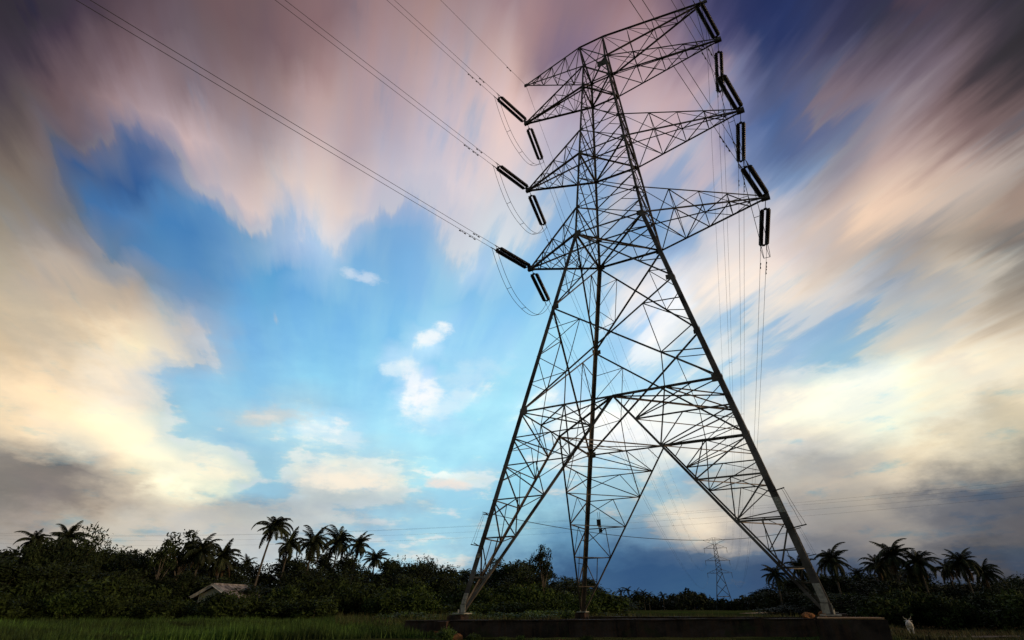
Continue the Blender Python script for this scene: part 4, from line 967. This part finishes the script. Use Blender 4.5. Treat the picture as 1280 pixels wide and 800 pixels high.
def rock(name, loc, s, label, seed, mat='rock'):
    r = random.Random(seed); mb = MB(); n, m_ = 10, 7
    for j in range(m_ + 1):
        ph = math.pi * j / m_
        for i in range(n):
            th = 2 * math.pi * i / n
            k = 1 + .22 * math.sin(3 * th + seed) * math.sin(ph) + r.uniform(-.12, .12)
            mb.v.append((s[0] * math.sin(ph) * math.cos(th) * k, s[1] * math.sin(ph) * math.sin(th) * k, s[2] * math.cos(ph) * (1 + r.uniform(-.06, .06))))
    for j in range(m_):
        for i in range(n):
            mb.f.append((j * n + i, (j + 1) * n + i, (j + 1) * n + (i + 1) % n, j * n + (i + 1) % n))
    tag(mb.build(name, M[mat], loc=loc), label, 'rock', 'orange rocks around the footings')
rock('rock', (-5.25, -8.1, -.72), (.19, .16, .17), 'orange rock lying in the weeds in front of the beam near its left end', 1)
rock('rock', (5.72, -7.18, .02), (.16, .13, .09), 'bright orange rock on the right end of the front beam', 2)
rock('rock', (6.1, -5.95, .05), (.12, .1, .09), 'dull brown rock right behind the bright one, on the big footing block', 5)
rock('rock', (.2, -8.3, -.75), (.16, .14, .07), 'small flat rock in the grass in front of the beam middle', 7)
rock('rock', (-1.4, -8.0, -.74), (.34, .2, .07), 'wide low lump of earth in front of the beam', 8)

# ------------------------------------------------------------------ foliage
def leaf_quads(pts, size, elong=1.5, rs=NP):
    """one small leaf face per point, random orientation"""
    n = len(pts)
    a = rs.normal(size=(n, 3)); a /= np.linalg.norm(a, axis=1, keepdims=True)
    b = rs.normal(size=(n, 3)); b -= a * (a * b).sum(1, keepdims=True); b /= np.linalg.norm(b, axis=1, keepdims=True)
    s = size * rs.uniform(.6, 1.4, (n, 1))
    a = a * s * elong; b = b * s * .62
    V = np.stack([pts - a, pts + b * .9 - a * .1, pts + a, pts - b * .9 - a * .1], 1).reshape(-1, 3)
    F = np.arange(n * 4).reshape(n, 4)
    return V, F

def crown_points(rs, n, blobs, shape, r_, base=0.0):
    """clumps inside an ellipsoid, leaves mostly on the outside of each clump"""
    cs = []
    while len(cs) < blobs:
        p = rs.uniform(-1, 1, 3)
        if (p ** 2).sum() < 1 and (p ** 2).sum() > .12: cs.append(p)
    cs = np.array(cs) * np.array(shape) * .80
    rr = rs.uniform(.6, 1.25, blobs) * r_
    k = rs.randint(0, blobs, n)
    d = rs.normal(size=(n, 3)); d /= np.linalg.norm(d, axis=1, keepdims=True)
    rad = rr[k] * rs.uniform(.35, 1.0, n) ** .45 * (1 + .22 * rs.normal(size=n))
    p = cs[k] + d * rad[:, None] * np.array([1, 1, .8])
    return p, cs

def tree_meshes(name, seed, H, W_, n, leaf, mat, low=.12, blobs=26, trunk=True, rfac=.24):
    """unit tree: total height H, crown width W_; returns crown mesh and trunk mesh"""
    rs = np.random.RandomState(seed)
    ch = H * (1 - low) / 2
    p, cs = crown_points(rs, n, blobs, (W_ / 2, W_ / 2, ch), W_ * rfac)
    p[:, 2] += H - ch
    zmax = p[:, 2].max(); p[:, 2] *= np.where(p[:, 2] > 0, H / zmax, 1)
    p = p[p[:, 2] > -.2]
    V, F = leaf_quads(p, leaf, rs=rs)
    crown = np_mesh(name + '_crown', V, F, mat)
    mb = MB()
    if trunk:
        r = random.Random(seed)
        top = (r.uniform(-.3, .3), r.uniform(-.3, .3), H * .62)
        mb.tube([(0, 0, -.3), (.05, 0, H * .2), (top[0] * .5, top[1] * .5, H * .42), top], [H * .028, H * .021, H * .016, H * .008], 7)
        for c_ in cs[:10]:
            t0 = r.uniform(.25, .55) * H
            b0 = Vector((top[0] * t0 / H, top[1] * t0 / H, t0)); b1 = Vector((c_[0], c_[1], c_[2] + H - ch))
            if b1.z > t0 * .8:
                mb.tube([b0, b0.lerp(b1, .5) + Vector((0, 0, .15)), b1], [H * .011, H * .008, H * .003], 5)
    tr = mb.mesh(name + '_trunk', M['bark'], True) if trunk else None
    return crown, tr

TREES = {}
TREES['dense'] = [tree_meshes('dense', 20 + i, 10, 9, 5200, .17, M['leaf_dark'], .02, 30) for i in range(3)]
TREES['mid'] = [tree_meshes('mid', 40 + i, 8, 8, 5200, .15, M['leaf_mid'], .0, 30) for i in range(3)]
TREES['airy'] = [tree_meshes('airy', 60 + i, 10, 5.5, 1500, .17, M['leaf_dark'], .45, 16, rfac=.20) for i in range(2)]
TREES['hedge'] = [tree_meshes('hedge', 120 + i, 3, 4.2, 2600, .12, M['hedge'], .0, 22) for i in range(4)]
TREES['tall'] = [tree_meshes('tall', 140 + i, 10, 5.5, 4200, .15, M['leaf_dark'], .08, 26, rfac=.20) for i in range(4)]
TREES['bush'] = [tree_meshes('bush', 80 + i, 3, 4.2, 2600, .12, M['leaf_mid'], .0, 22) for i in range(3)]
TREES['shrub'] = [tree_meshes('shrub', 100 + i, 1.6, 2.6, 1600, .08, M['leaf_bright'], .0, 18) for i in range(2)]

def put_tree(kind, px, py, dist, width, label, cat='tree', group=None, r=rng, name=None):
    """stand a tree at a bearing and distance, as tall as its top's elevation says, `width` metres across"""
    x, y, z = at(px, dist)
    h = max(.6, top_z(px, py, dist) - z)
    crown, trunk = TREES[kind][r.randrange(len(TREES[kind]))]
    H = {'tall': 10, 'hedge': 3, 'dense': 10, 'mid': 8, 'airy': 10, 'bush': 3, 'shrub': 1.6}[kind]
    Wd = {'tall': 5.5, 'hedge': 4.2, 'dense': 9, 'mid': 8, 'airy': 5.5, 'bush': 4.2, 'shrub': 2.6}[kind]
    root = empty(name or ('broadleaf_tree' if kind not in ('bush', 'shrub', 'hedge') else 'bush'), (x, y, z - .05), r.uniform(0, 6.28), label, cat, group)
    s = (width / Wd, width / Wd, h / H)
    place('crown', crown, root, scale=s)
    if trunk: place('trunk', trunk, root, scale=s)
    return root

# ---- palms
def frond_mesh(seed, L=4.6, droop=1.0):
    r = random.Random(seed); mb = MB()
    pts = []
    for k in range(13):
        t = k / 12
        a = D2R(58) - droop * D2R(105) * t ** 1.15
        if k == 0: p = Vector((0, 0, 0))
        else: p = pts[-1] + Vector((math.cos(a), 0, math.sin(a))) * (L / 12)
        pts.append(p)
    mb.tube(pts, [.055 * (1 - k / 13) + .008 for k in range(13)], 4)
    for k in range(1, 49):
        t = k / 48
        i = min(11, int(t * 12)); f = t * 12 - i
        p = pts[i].lerp(pts[i + 1], f); d = (pts[i + 1] - pts[i]).normalized()
        ll = L * .21 * (math.sin(math.pi * min(1, .12 + t * .86)) ** .6) * r.uniform(.8, 1.1)
        for s in (-1, 1):
            out = (Vector((0, s, 0)) * .75 + d * .55 + Vector((0, 0, -.45 - r.uniform(0, .4)))).normalized()
            q = p + out * ll; w_ = d * .045
            mid = p + out * ll * .5 + Vector((0, 0, .05))
            mb.add([p - w_, p + w_, mid + w_ * 1.2, q, mid - w_ * 1.2], [(0, 1, 2, 3, 4)])
    return mb.mesh('frond', M['frond'])
FRONDS = [frond_mesh(i, droop=.62 + .16 * i, L=4.0 + .4 * (i % 3)) for i in range(5)]
def recolour(m):
    c_ = m.copy(); c_.materials.clear(); c_.materials.append(M['dead_frond']); return c_
DEAD = [recolour(m) for m in FRONDS[:3]]
def trunk_mesh(seed, H, lean):
    mb = MB(); n = 14; pts = []; rad = []
    for k in range(n + 1):
        t = k / n
        pts.append((lean[0] * t ** 1.6, lean[1] * t ** 1.6, H * t)); rad.append(.17 * (1 - .45 * t) + (.012 if k % 2 else 0) + (.09 if k == 0 else 0))
    mb.tube(pts, rad, 8)
    return mb.mesh('trunk', M['palm_bark'], True), Vector(pts[-1])
def palm(px, py, dist, label, lean=(0, 0), size=1.0, nf=20, wind=0.0, group='coconut palms in the tree line', detail=True):
    x, y, z = at(px, dist)
    ztop = top_z(px, py, dist)
    H = max(1.5, ztop - z - 1.15 * size)
    size = size * (.64 if px < 500 else .66) * (1 + .13 * math.sin(px * 1.7))
    nf = nf - int(abs(4 * math.sin(px)))
    root = empty('coconut_palm', (x - lean[0], y - lean[1], z - .1), 0, label, 'palm tree', group)
    tm, tip = trunk_mesh(1, H, lean)
    place('trunk', tm, root)
    r = random.Random(int(px * 7 + dist))
    for k in range(nf):
        az_ = 2.399 * k + r.uniform(-.25, .25)
        tilt = -D2R(34) + D2R(r.choice((96, 104, 118))) * (k / nf) + r.uniform(-.1, .1)      # young fronds stand up, old ones hang
        # lean the fronds downwind (towards +x)
        az_ = az_ - wind * .5 * math.sin(az_)
        fm = FRONDS[r.randrange(5)]
        s = size * r.uniform(.72, 1.15)
        place('frond', fm, root, tip, (0, tilt, az_), (s, s, s))
    for k in range(r.choice((1, 3, 4)) if nf > 20 else 0):
        s = size * r.uniform(.6, .85)
        place('dead_frond', DEAD[k % 3], root, tip - Vector((0, 0, .15)), (0, D2R(r.uniform(78, 100)), r.uniform(0, 6.28)), (s, s, s))
    mb = MB()
    for k in range(5):
        a = k * 1.26; c_ = Vector((math.cos(a) * .22, math.sin(a) * .22, -.25))
        mb.tube([c_ + Vector((0, 0, .12)), c_ + Vector((0, 0, .05)), c_ - Vector((0, 0, .05)), c_ - Vector((0, 0, .12))], [.04, .11, .11, .04], 6)
    place('coconut_cluster', mb.mesh('coconut_cluster', M['leaf_mid'], True), root, tip)
    return root

PALMS = [
    (10, 662, 84, 'coconut palm at the far left edge of the tree line, crown swept by wind', (0, 0), .85),
    (52, 657, 84, 'broad wind-swept coconut palm growing beside a bushy crown near the left edge', (-.5, 0), 1.0),
    (234, 676, 80, 'coconut palm just right of the tall airy trees on the left', (.2, 0), .9),
    (263, 682, 84, 'low full coconut palm standing behind the small house', (0, 0), 1.15),
    (296, 698, 130, 'small distant coconut palm between the house and the tallest palm', (0, 0), .9),
    (322, 646, 80, 'tallest coconut palm on the left, with a long bare leaning trunk', (1.6, 0), 1.05),
    (347, 668, 88, 'coconut palm immediately right of the tallest leaning one', (.6, 0), 1.15),
    (378, 665, 92, 'second full coconut palm right of the tallest leaning one', (.5, 0), 1.15),
    (411, 666, 96, 'coconut palm in the middle of the left palm group', (.3, 0), 1.15),
    (438, 671, 94, 'narrow coconut palm with a slanted pale trunk, right of the palm group middle', (.8, 0), 1.0),
    (462, 690, 92, 'small coconut palm closing the left palm group on its right side', (.3, 0), .85),
    (345, 700, 120, 'short palm half hidden behind the leaning palm trunk', (0, 0), .9),
    (395, 690, 110, 'darker palm half hidden in the thicket behind the palm group', (0, 0), 1.1),
    (580, 712, 190, 'tiny palm above the thicket by the left tower leg', (0, 0), 1.0),
    (661, 703, 170, 'tiny palm poking out of the thicket right of the left tower leg', (0, 0), 1.0),
    (978, 708, 105, 'feathery palm just left of the nearest tower leg', (0, 0), 1.0),
    (1010, 700, 112, 'palm partly behind the nearest tower leg', (0, 0), .95),
    (1055, 688, 98, 'palm with a round crown just right of the nearest tower leg', (0, 0), 1.1),
    (1082, 710, 120, 'small palm in the dip of the right tree line', (0, 0), .85),
    (1112, 694, 108, 'dense palm left of the tallest right hand pair', (0, 0), 1.15),
    (1135, 681, 104, 'tallest palm of the right hand group', (.2, 0), 1.15),
    (1122, 700, 120, 'darker palm behind the tallest right hand palm', (0, 0), 1.1),
    (1166, 690, 104, 'palm with spread fronds in the middle of the right hand group', (0, 0), 1.15),
    (1200, 700, 112, 'slim palm between two bigger ones near the right edge', (0, 0), .95),
    (1222, 688, 102, 'big drooping palm near the right edge', (0, 0), 1.2),
    (1246, 703, 108, 'lower palm right of the big drooping one', (0, 0), 1.0),
    (1150, 712, 112, 'short palm low in the right hand group', (0, 0), .95),
]
for p_ in PALMS:
    palm(p_[0], p_[1], p_[2], p_[3], p_[4], p_[5], nf=30, wind=.8 if p_[0] < 500 else .2)
ORD8 = ['first', 'second', 'third', 'fourth', 'fifth', 'sixth', 'seventh', 'eighth']
for k, (px, py) in enumerate(((778, 735), (786, 733), (797, 737), (806, 738), (812, 741), (830, 741), (868, 748), (850, 749))):
    palm(px, py, 330, ORD8[k] + ' tiny palm from the left in the far row beside the middle leg', (0, 0), 1.5, nf=14, wind=0, group='far row of palms')

# tall single trees that break the sky line
for a in [
    ('tall', 30, 668, 80, 3.6, 'dark upright tree right of the far left palm'),
    ('tall', 140, 690, 80, 4.0, 'dark upright tree right of the dark domed tree'),
    ('tall', 425, 688, 100, 4.5, 'dark tree filling the gap inside the left palm group'),
    ('tall', 360, 692, 102, 5.0, 'dark tree behind the second palm of the left group'),
    ('tall', 398, 694, 100, 4.5, 'dark tree behind the middle of the left palm group'),
    ('tall', 535, 700, 86, 4.0, 'dark upright tree right of the domed dark tree above the beam'),
    ('tall', 635, 706, 88, 4.0, 'dark upright tree left of the broad tree behind the left leg'),
    ('airy', 187, 672, 78, 3.4, 'airy tree with gaps in its crown left of the tallest airy one'),
    ('airy', 211, 660, 82, 5.6, 'tallest airy tree on the left with sky showing through its crown'),
    ('airy', 165, 684, 84, 2.4, 'thin airy sapling left of the two airy trees'),
    ('airy', 680, 680, 70, 3.0, 'slender tall tree standing alone above the thicket right of the left tower leg'),
    ('dense', 80, 650, 80, 5.6, 'dark rounded tree leaning against the broad left palm'),
    ('dense', 122, 684, 84, 8.0, 'dark domed tree between the left palm and the airy trees'),
    ('dense', 500, 694, 88, 7.0, 'dark tree right of the left palm group'),
    ('dense', 522, 692, 92, 7.0, 'domed dark tree above the left end of the beam'),
    ('dense', 548, 708, 90, 6.0, 'lower dark tree left of the left tower leg'),
    ('dense', 655, 702, 92, 9.0, 'broad dark tree right of the left tower leg'),
    ('dense', 706, 721, 96, 6.5, 'dark tree just left of the middle tower leg'),
    ('mid', 735, 727, 110, 9.0, 'green tree behind the middle tower leg'),
    ('mid', 765, 740, 130, 9.0, 'low green tree right of the middle tower leg'),
    ('dense', 1030, 716, 118, 9.0, 'dark tree behind the nearest tower leg'),
    ('dense', 1060, 712, 120, 9.0, 'dark tree under the round-crowned palm right of the nearest leg'),
    ('dense', 1276, 722, 96, 5.5, 'dark tree at the far right edge'),
]:
    put_tree(a[0], a[1], a[2], a[3], a[4], a[5], 'tree')

# the thicket: individual dark trees filling the tree line
def profile(px, tab):
    for (x0, y0), (x1, y1) in zip(tab[:-1], tab[1:]):
        if x0 <= px <= x1: return y0 + (y1 - y0) * (px - x0) / (x1 - x0)
    return tab[-1][1]
LEFT = [(-60, 680), (20, 682), (60, 676), (110, 682), (135, 696), (150, 694), (200, 694), (240, 700), (290, 704), (330, 712), (380, 704), (430, 706), (470, 714), (500, 700), (520, 694), (540, 702), (570, 716), (600, 710), (640, 702), (670, 700), (700, 718), (740, 724), (770, 740)]
RIGHT = [(960, 740), (975, 722), (1000, 722), (1040, 720), (1075, 726), (1100, 711), (1140, 712), (1180, 718), (1220, 715), (1260, 722), (1300, 720), (1360, 716)]
MARKS = [(-999, 'the left edge of the scene'), (52, "the broad wind-swept left palm"), (211, 'the tallest airy tree'), (285, 'the small house'), (378, 'the leaning palm group'),
         (470, 'the left palm group'), (575, 'the left tower leg'), (679, 'the lone slender tree'), (729, 'the middle tower leg'), (960, 'the distant tower'), (1046, 'the nearest tower leg'), (1135, 'the tallest right hand palm'), (1222, 'the big drooping palm')]
ORD = ['first', 'second', 'third', 'fourth', 'fifth', 'sixth', 'seventh', 'eighth', 'ninth', 'tenth', 'eleventh', 'twelfth', 'thirteenth']
def ordinal_labels(items, base):
    """items: (px, object) of one row -> 'third <base> right of <landmark>'"""
    cnt = {}
    for px, o in sorted(items, key=lambda t: t[0]):
        mk = [m for m in MARKS if m[0] <= px][-1][1]
        cnt[mk] = cnt.get(mk, 0) + 1
        o['label'] = '%s %s right of %s' % (ORD[min(cnt[mk], 13) - 1], base, mk)
def thicket(tab, dists, step, label, group, kinds, drop):
    for di, dist in enumerate(dists):
        px = tab[0][0] + di * step * .4; row = []
        while px < tab[-1][0]:
            py = profile(px, tab) + drop[di] + rng.uniform(-6, 14)
            w = dist / 90 * rng.uniform(6.5, 9.5) * step / 30
            kd = kinds[di % len(kinds)]
            if px < 470 and kd == 'mid': kd = 'dense'
            if rng.random() < .5: kd = 'tall'; w *= .62; py -= rng.uniform(0, 11 if di else 6)
            row.append((px, put_tree(kd, px, py, dist * rng.uniform(.96, 1.04), w, label[di], 'tree', group)))
            px += step * rng.uniform(.45, .95)
        ordinal_labels(row, label[di])
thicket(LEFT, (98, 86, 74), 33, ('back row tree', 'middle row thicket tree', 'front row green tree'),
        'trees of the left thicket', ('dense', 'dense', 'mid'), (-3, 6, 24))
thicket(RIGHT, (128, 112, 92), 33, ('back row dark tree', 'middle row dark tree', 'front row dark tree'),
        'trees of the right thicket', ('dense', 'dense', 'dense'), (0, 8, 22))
HEDGE = [(-60, 742), (60, 740), (200, 744), (238, 749), (330, 751), (345, 742), (500, 740), (560, 744), (640, 744), (700, 750), (760, 757)]
px = -60; row = []
while px < 765:
    row.append((px, put_tree('hedge' if px < 470 and rng.random() < .85 else 'bush', px, profile(px, HEDGE) + rng.uniform(-12, 10), rng.uniform(60, 68), rng.uniform(2.6, 5.2), 'b', 'bush', 'hedge bushes along the grass field')))
    px += rng.uniform(13, 25)
ordinal_labels(row, 'rounded hedge bush')
px = -60; row = []
while px < 770:
    if not 240 < px < 322:
        row.append((px, put_tree('hedge' if px < 470 and rng.random() < .85 else 'bush', px, profile(px, HEDGE) - 12 + rng.uniform(-12, 8), rng.uniform(69, 74), rng.uniform(3.6, 6.5), 'b', 'bush', 'bushes behind the hedge')))
    px += rng.uniform(18, 30)
ordinal_labels(row, 'taller bush behind the hedge,')
px = 1100; row = []
while px < 1360:
    row.append((px, put_tree('hedge', px, 743 + rng.uniform(-12, 9), rng.uniform(70, 82), rng.uniform(3.6, 5.5), 'b', 'bush', 'bushes along the right thicket')))
    px += rng.uniform(18, 28)
ordinal_labels(row, 'dark bush at the thicket foot,')
row = []
for k in range(26):
    px = 480 + k * 9.5 + rng.uniform(-4, 4)
    row.append((px, put_tree('shrub', px, 764 + rng.uniform(-4, 4), rng.uniform(46, 60), rng.uniform(1.6, 2.8), 'low yellow-green shrub in the weeds behind the long beam', 'shrub', 'low shrubs behind the beam')))
ordinal_labels(row, 'low yellow-green shrub')
for k, (x, y, w, h) in enumerate(sorted(((-5.6, -8.3, .8, .5), (-4.6, -8.0, .5, .26), (-7.0, -8.1, .5, .25), (-3.4, -8.1, .45, .2), (-2.2, -8.2, .5, .2), (1.5, -8.4, .4, .15), (4.2, -8.3, .4, .14),
                                  (-6.6, -7.75, .35, .3), (-3.0, -7.72, .3, .22), (-.6, -7.75, .45, .25), (2.6, -7.7, .3, .2), (3.4, -8.6, .5, .13), (5.3, -7.8, .35, .2)))):
    root = empty('weed_clump', (x, y, -.78), k, ORD[k] + ' leafy weed clump from the left in front of the long beam', 'weed', 'weeds in front of the beam')
    place('crown', TREES['shrub'][k % 2][0], root, scale=(w / 2.6, w / 2.6, h / 1.6))
    place('trunk', TREES['shrub'][k % 2][1], root, scale=(w / 2.6, w / 2.6, h / 1.6))

# far wood on the horizon, one mass
def far_wood():
    rs = np.random.RandomState(5); P_ = []
    for k in range(520):
        px = rs.uniform(560, 1120); dist = rs.uniform(330, 430)
        x, y, z = at(px, dist)
        h = (6.0 + 3.5 * math.sin(px * .06) * math.sin(px * .023) + rs.uniform(-1.5, 2.5)) * (1.25 if px > 960 else 1)
        w = rs.uniform(4, 8)
        n = 90
        d = rs.normal(size=(n, 3)); d /= np.linalg.norm(d, axis=1, keepdims=True)
        q = d * np.array([w / 2, w / 2, h / 2]) * rs.uniform(.5, 1.05, (n, 1)) + np.array([x, y, z + h / 2])
        P_.append(q)
    V, F = leaf_quads(np.concatenate(P_), .75, rs=rs)
    tag(place('far_wood', np_mesh('far_wood', V, F, M['leaf_dark'])), 'low dark wood along the horizon behind the tower', 'wood', None, 'stuff')
far_wood()

# ------------------------------------------------------------------ grass
def blades(name, n, sampler, hgt, wid, mat, label):
    rs = np.random.RandomState(hash(name) % 1000 if False else len(name) * 7)
    P_ = sampler(rs, n)
    P_ = P_[:n]; n = len(P_)
    h = hgt * rs.uniform(.5, 1.3, n)
    # patches of longer and shorter grass
    h *= .55 + .55 * (np.sin(P_[:, 0] * .5 + 1) * np.sin(P_[:, 1] * .43) + .6) + .5 * np.sin(P_[:, 0] * 1.7 + P_[:, 1] * .9) * np.sin(P_[:, 1] * 1.3 - P_[:, 0] * .4)
    h = np.clip(h, hgt * .25, None)
    a = rs.uniform(0, 6.28, n); ln = rs.uniform(.1, .5, n)
    dx, dy = np.cos(a), np.sin(a)
    w = wid * rs.uniform(.6, 1.4, n)
    B0 = P_ + np.stack([-dy * w, dx * w, 0 * w], 1); B1 = P_ - np.stack([-dy * w, dx * w, 0 * w], 1)
    T = P_ + np.stack([dx * h * ln, dy * h * ln, h], 1)
    V = np.stack([B0, B1, T], 1).reshape(-1, 3)
    o = place(name, np_mesh(name, V, np.arange(n * 3).reshape(n, 3), mat))
    tag(o, label, 'grass', None, 'stuff')
def field_sampler(px0, px1, d0, d1):
    def f(rs, n):
        out = []
        for _ in range(n):
            px = rs.uniform(px0, px1); t = rs.uniform(0, 1); d_ = d0 + (d1 - d0) * t ** 1.5
            az = bearing(px, 775)[0]
            x, y = CAM.x + math.sin(az) * d_, CAM.y + math.cos(az) * d_
            if abs(x) < 8 and -7.7 < y < -6.9: continue
            if 5.8 < x < 7.7 and -7.6 < y < -5.6: continue
            out.append((x, y, ground_z(x, y) - .02))
        return np.array(out)
    return f
blades('field_grass', 60000, field_sampler(-80, 560, 22, 64), .30, .018, M['grass'], 'bright green tall grass covering the field on the left')
blades('rough_grass', 16000, field_sampler(500, 1120, 16, 40), .12, .010, M['grass'], 'short rough grass around the beam and footings')
blades('weeds', 16000, field_sampler(420, 1000, 36, 66), .45, .03, M['dry'], 'tall mixed weeds between the footings and the thicket')
blades('dry_grass', 9000, field_sampler(1090, 1340, 30, 75), .28, .025, M['dry'], 'brownish dry grass on the right hand ground')

# ------------------------------------------------------------------ houses
def house(loc, rz, L, Wd, wh, rh, label, ov=.5, name='house'):
    root = empty(name, loc, rz, label, 'house')
    mb = MB()
    mb.box((0, 0, wh / 2), (L, Wd, wh))
    mb.add([(-L / 2, -Wd / 2, wh), (-L / 2, Wd / 2, wh), (-L / 2, 0, wh + rh * .9)], [(0, 2, 1)])
    mb.add([(L / 2, -Wd / 2, wh), (L / 2, Wd / 2, wh), (L / 2, 0, wh + rh * .9)], [(0, 1, 2)])
    mb.build('wall', M['wall'], root)
    mb = MB(); k = rh / (Wd / 2)
    for s in (-1, 1):
        e = s * (Wd / 2 + ov)
        a = Vector((0, e / 2, wh + rh - k * abs(e) / 2 + .06))
        mb.plate(a, (L / 2 + ov, 0, 0), (0, e / 2, -k * abs(e) / 2), .07)
        for q in range(int(L / .6) + 1):
            x = -L / 2 - ov + .1 + q * .6
            mb.tube([(x, 0.02 * s, wh + rh + .11), (x, e, wh + rh - k * abs(e) + .11)], .025, 4)
    mb.tube([(-L / 2 - ov, 0, wh + rh + .1), (L / 2 + ov, 0, wh + rh + .1)], .09, 6)
    mb.build('roof', M['roof'], root)
    for s in (-1, 1):
        e = s * (Wd / 2 + ov)
        for x in (-L / 2 - ov - .04, L / 2 + ov + .04):
            mb = MB(); mb.angle((x, 0, wh + rh + .02), (x, e, wh + rh - k * abs(e) + .02), .22, (1, 0, 0))
            mb.build('barge_board', M['plate_pale'], root)
    for x in (-L * .25, L * .25):
        mb = MB(); mb.box((x, -Wd / 2 - .02, wh * .55), (.9, .06, .9)); w = mb.build('window', M['window'], root)
        mb = MB()
        for a, b in (((-.5, -.5), (.5, -.5)), ((-.5, .5), (.5, .5)), ((-.5, -.5), (-.5, .5)), ((.5, -.5), (.5, .5))):
            mb.tube([(x + a[0], -Wd / 2 - .06, wh * .55 + a[1]), (x + b[0], -Wd / 2 - .06, wh * .55 + b[1])], .035, 4)
        mb.build('frame', M['plate_pale'], w)
    mb = MB(); mb.box((0, -Wd / 2 - .02, .95), (.85, .07, 1.9)); mb.build('door', M['window'], root)
    return root
hx, hy, hz = at(282, 71)
house((hx, hy, hz), D2R(104), 4.0, 3.9, 2.1, .95, 'small house with a pale weathered gable roof half hidden in bushes on the left')
for k, (px, dist, L, lb) in enumerate(((823, 420, 4.5, 'tiny pale house far off just right of the tiny palm row'), (829, 430, 3.5, 'tiny shed beside the far pale house'), (879, 430, 6, 'tiny pale low building far off left of the distant tower base'))):
    x, y, z = at(px, dist)
    house((x, y, z), D2R(20), L, 3, 1.5, .8, lb, .3, 'far_house')

# ------------------------------------------------------------------ cow seen from behind
def cow(loc, rz, s):
    root = empty('cow', loc, rz, 'white horned cow standing on the dark ground, seen from behind', 'cow')
    root.scale = (s, s, s)
    V, E, R = [], [], []
    def v(p, r):
        V.append(p); R.append(r); return len(V) - 1
    pel = v((0, 0, .98), (.27, .30)); tail = v((0, -.30, .98), (.19, .22)); sp1 = v((0, .4, .93), (.31, .31)); sp2 = v((0, .8, .92), (.28, .31))
    ch = v((0, 1.12, .92), (.22, .30)); nk = v((0, 1.38, 1.06), (.13, .19)); hd = v((0, 1.62, 1.18), (.12, .14)); mz = v((0, 1.98, .98), (.075, .08))
    E += [(pel, tail), (pel, sp1), (sp1, sp2), (sp2, ch), (ch, nk), (nk, hd), (hd, mz)]
    for sx in (-1, 1):
        a = v((sx * .17, -.16, .80), (.12, .17)); k = v((sx * .19, -.02, .58), (.075, .11)); h = v((sx * .18, -.26, .40), (.045, .055)); f = v((sx * .18, -.20, .08), (.04, .04)); g = v((sx * .18, -.15, .015), (.045, .055))
        E += [(pel, a), (a, k), (k, h), (h, f), (f, g)]
        a = v((sx * .15, 1.05, .62), (.09, .12)); k = v((sx * .15, 1.06, .38), (.05, .055)); f = v((sx * .15, 1.02, .08), (.038, .04)); g = v((sx * .15, 1.06, .015), (.045, .055))
        E += [(ch, a), (a, k), (k, f), (f, g)]
        e1 = v((sx * .20, 1.60, 1.20), (.05, .035)); e2 = v((sx * .36, 1.57, 1.17), (.07, .02))
        E += [(hd, e1), (e1, e2)]
    m = bpy.data.meshes.new('cow_body'); m.from_pydata(V, E, []); m.materials.append(M['hide'])
    o = place('body', m, root)
    sk = o.modifiers.new('skin', 'SKIN'); sk.use_smooth_shade = True
    for i, r in enumerate(R):
        m.skin_vertices[0].data[i].radius = r
        m.skin_vertices[0].data[i].use_root = (i == 0)
    ss = o.modifiers.new('sub', 'SUBSURF'); ss.levels = 2; ss.render_levels = 2
    for sx in (-1, 1):
        mb = MB(); mb.tube([(sx * .08, 1.58, 1.30), (sx * .20, 1.56, 1.36), (sx * .30, 1.55, 1.46), (sx * .33, 1.56, 1.60)], [.045, .038, .026, .008], 7)
        mb.build('horn', M['horn'], root, True)
        for y in (-.15, 1.06):
            mb = MB(); mb.tube([(sx * (.18 if y < 0 else .15), y, 0), (sx * (.18 if y < 0 else .15), y, .07)], [.075, .055], 8); mb.build('hoof', M['hoof'], root)
    mb = MB(); mb.tube([(0, -.44, 1.12), (.02, -.50, .95), (.03, -.50, .65), (.02, -.48, .45)], [.035, .025, .018, .015], 6); mb.build('tail', M['hide'], root, True)
    mb = MB(); mb.tube([(.02, -.48, .47), (.02, -.48, .38), (.02, -.47, .28)], [.02, .05, .01], 6); mb.build('tail_tuft', M['hoof'], root, True)
    mb = MB(); mb.tube([(0, .02, .66), (0, .02, .56), (0, .02, .50)], [.13, .12, .05], 8); mb.build('udder', M['hide'], root, True)
cx_, cy_, cz_ = at(1129, 47)
cow((cx_, cy_, cz_ ), D2R(-5), .66)
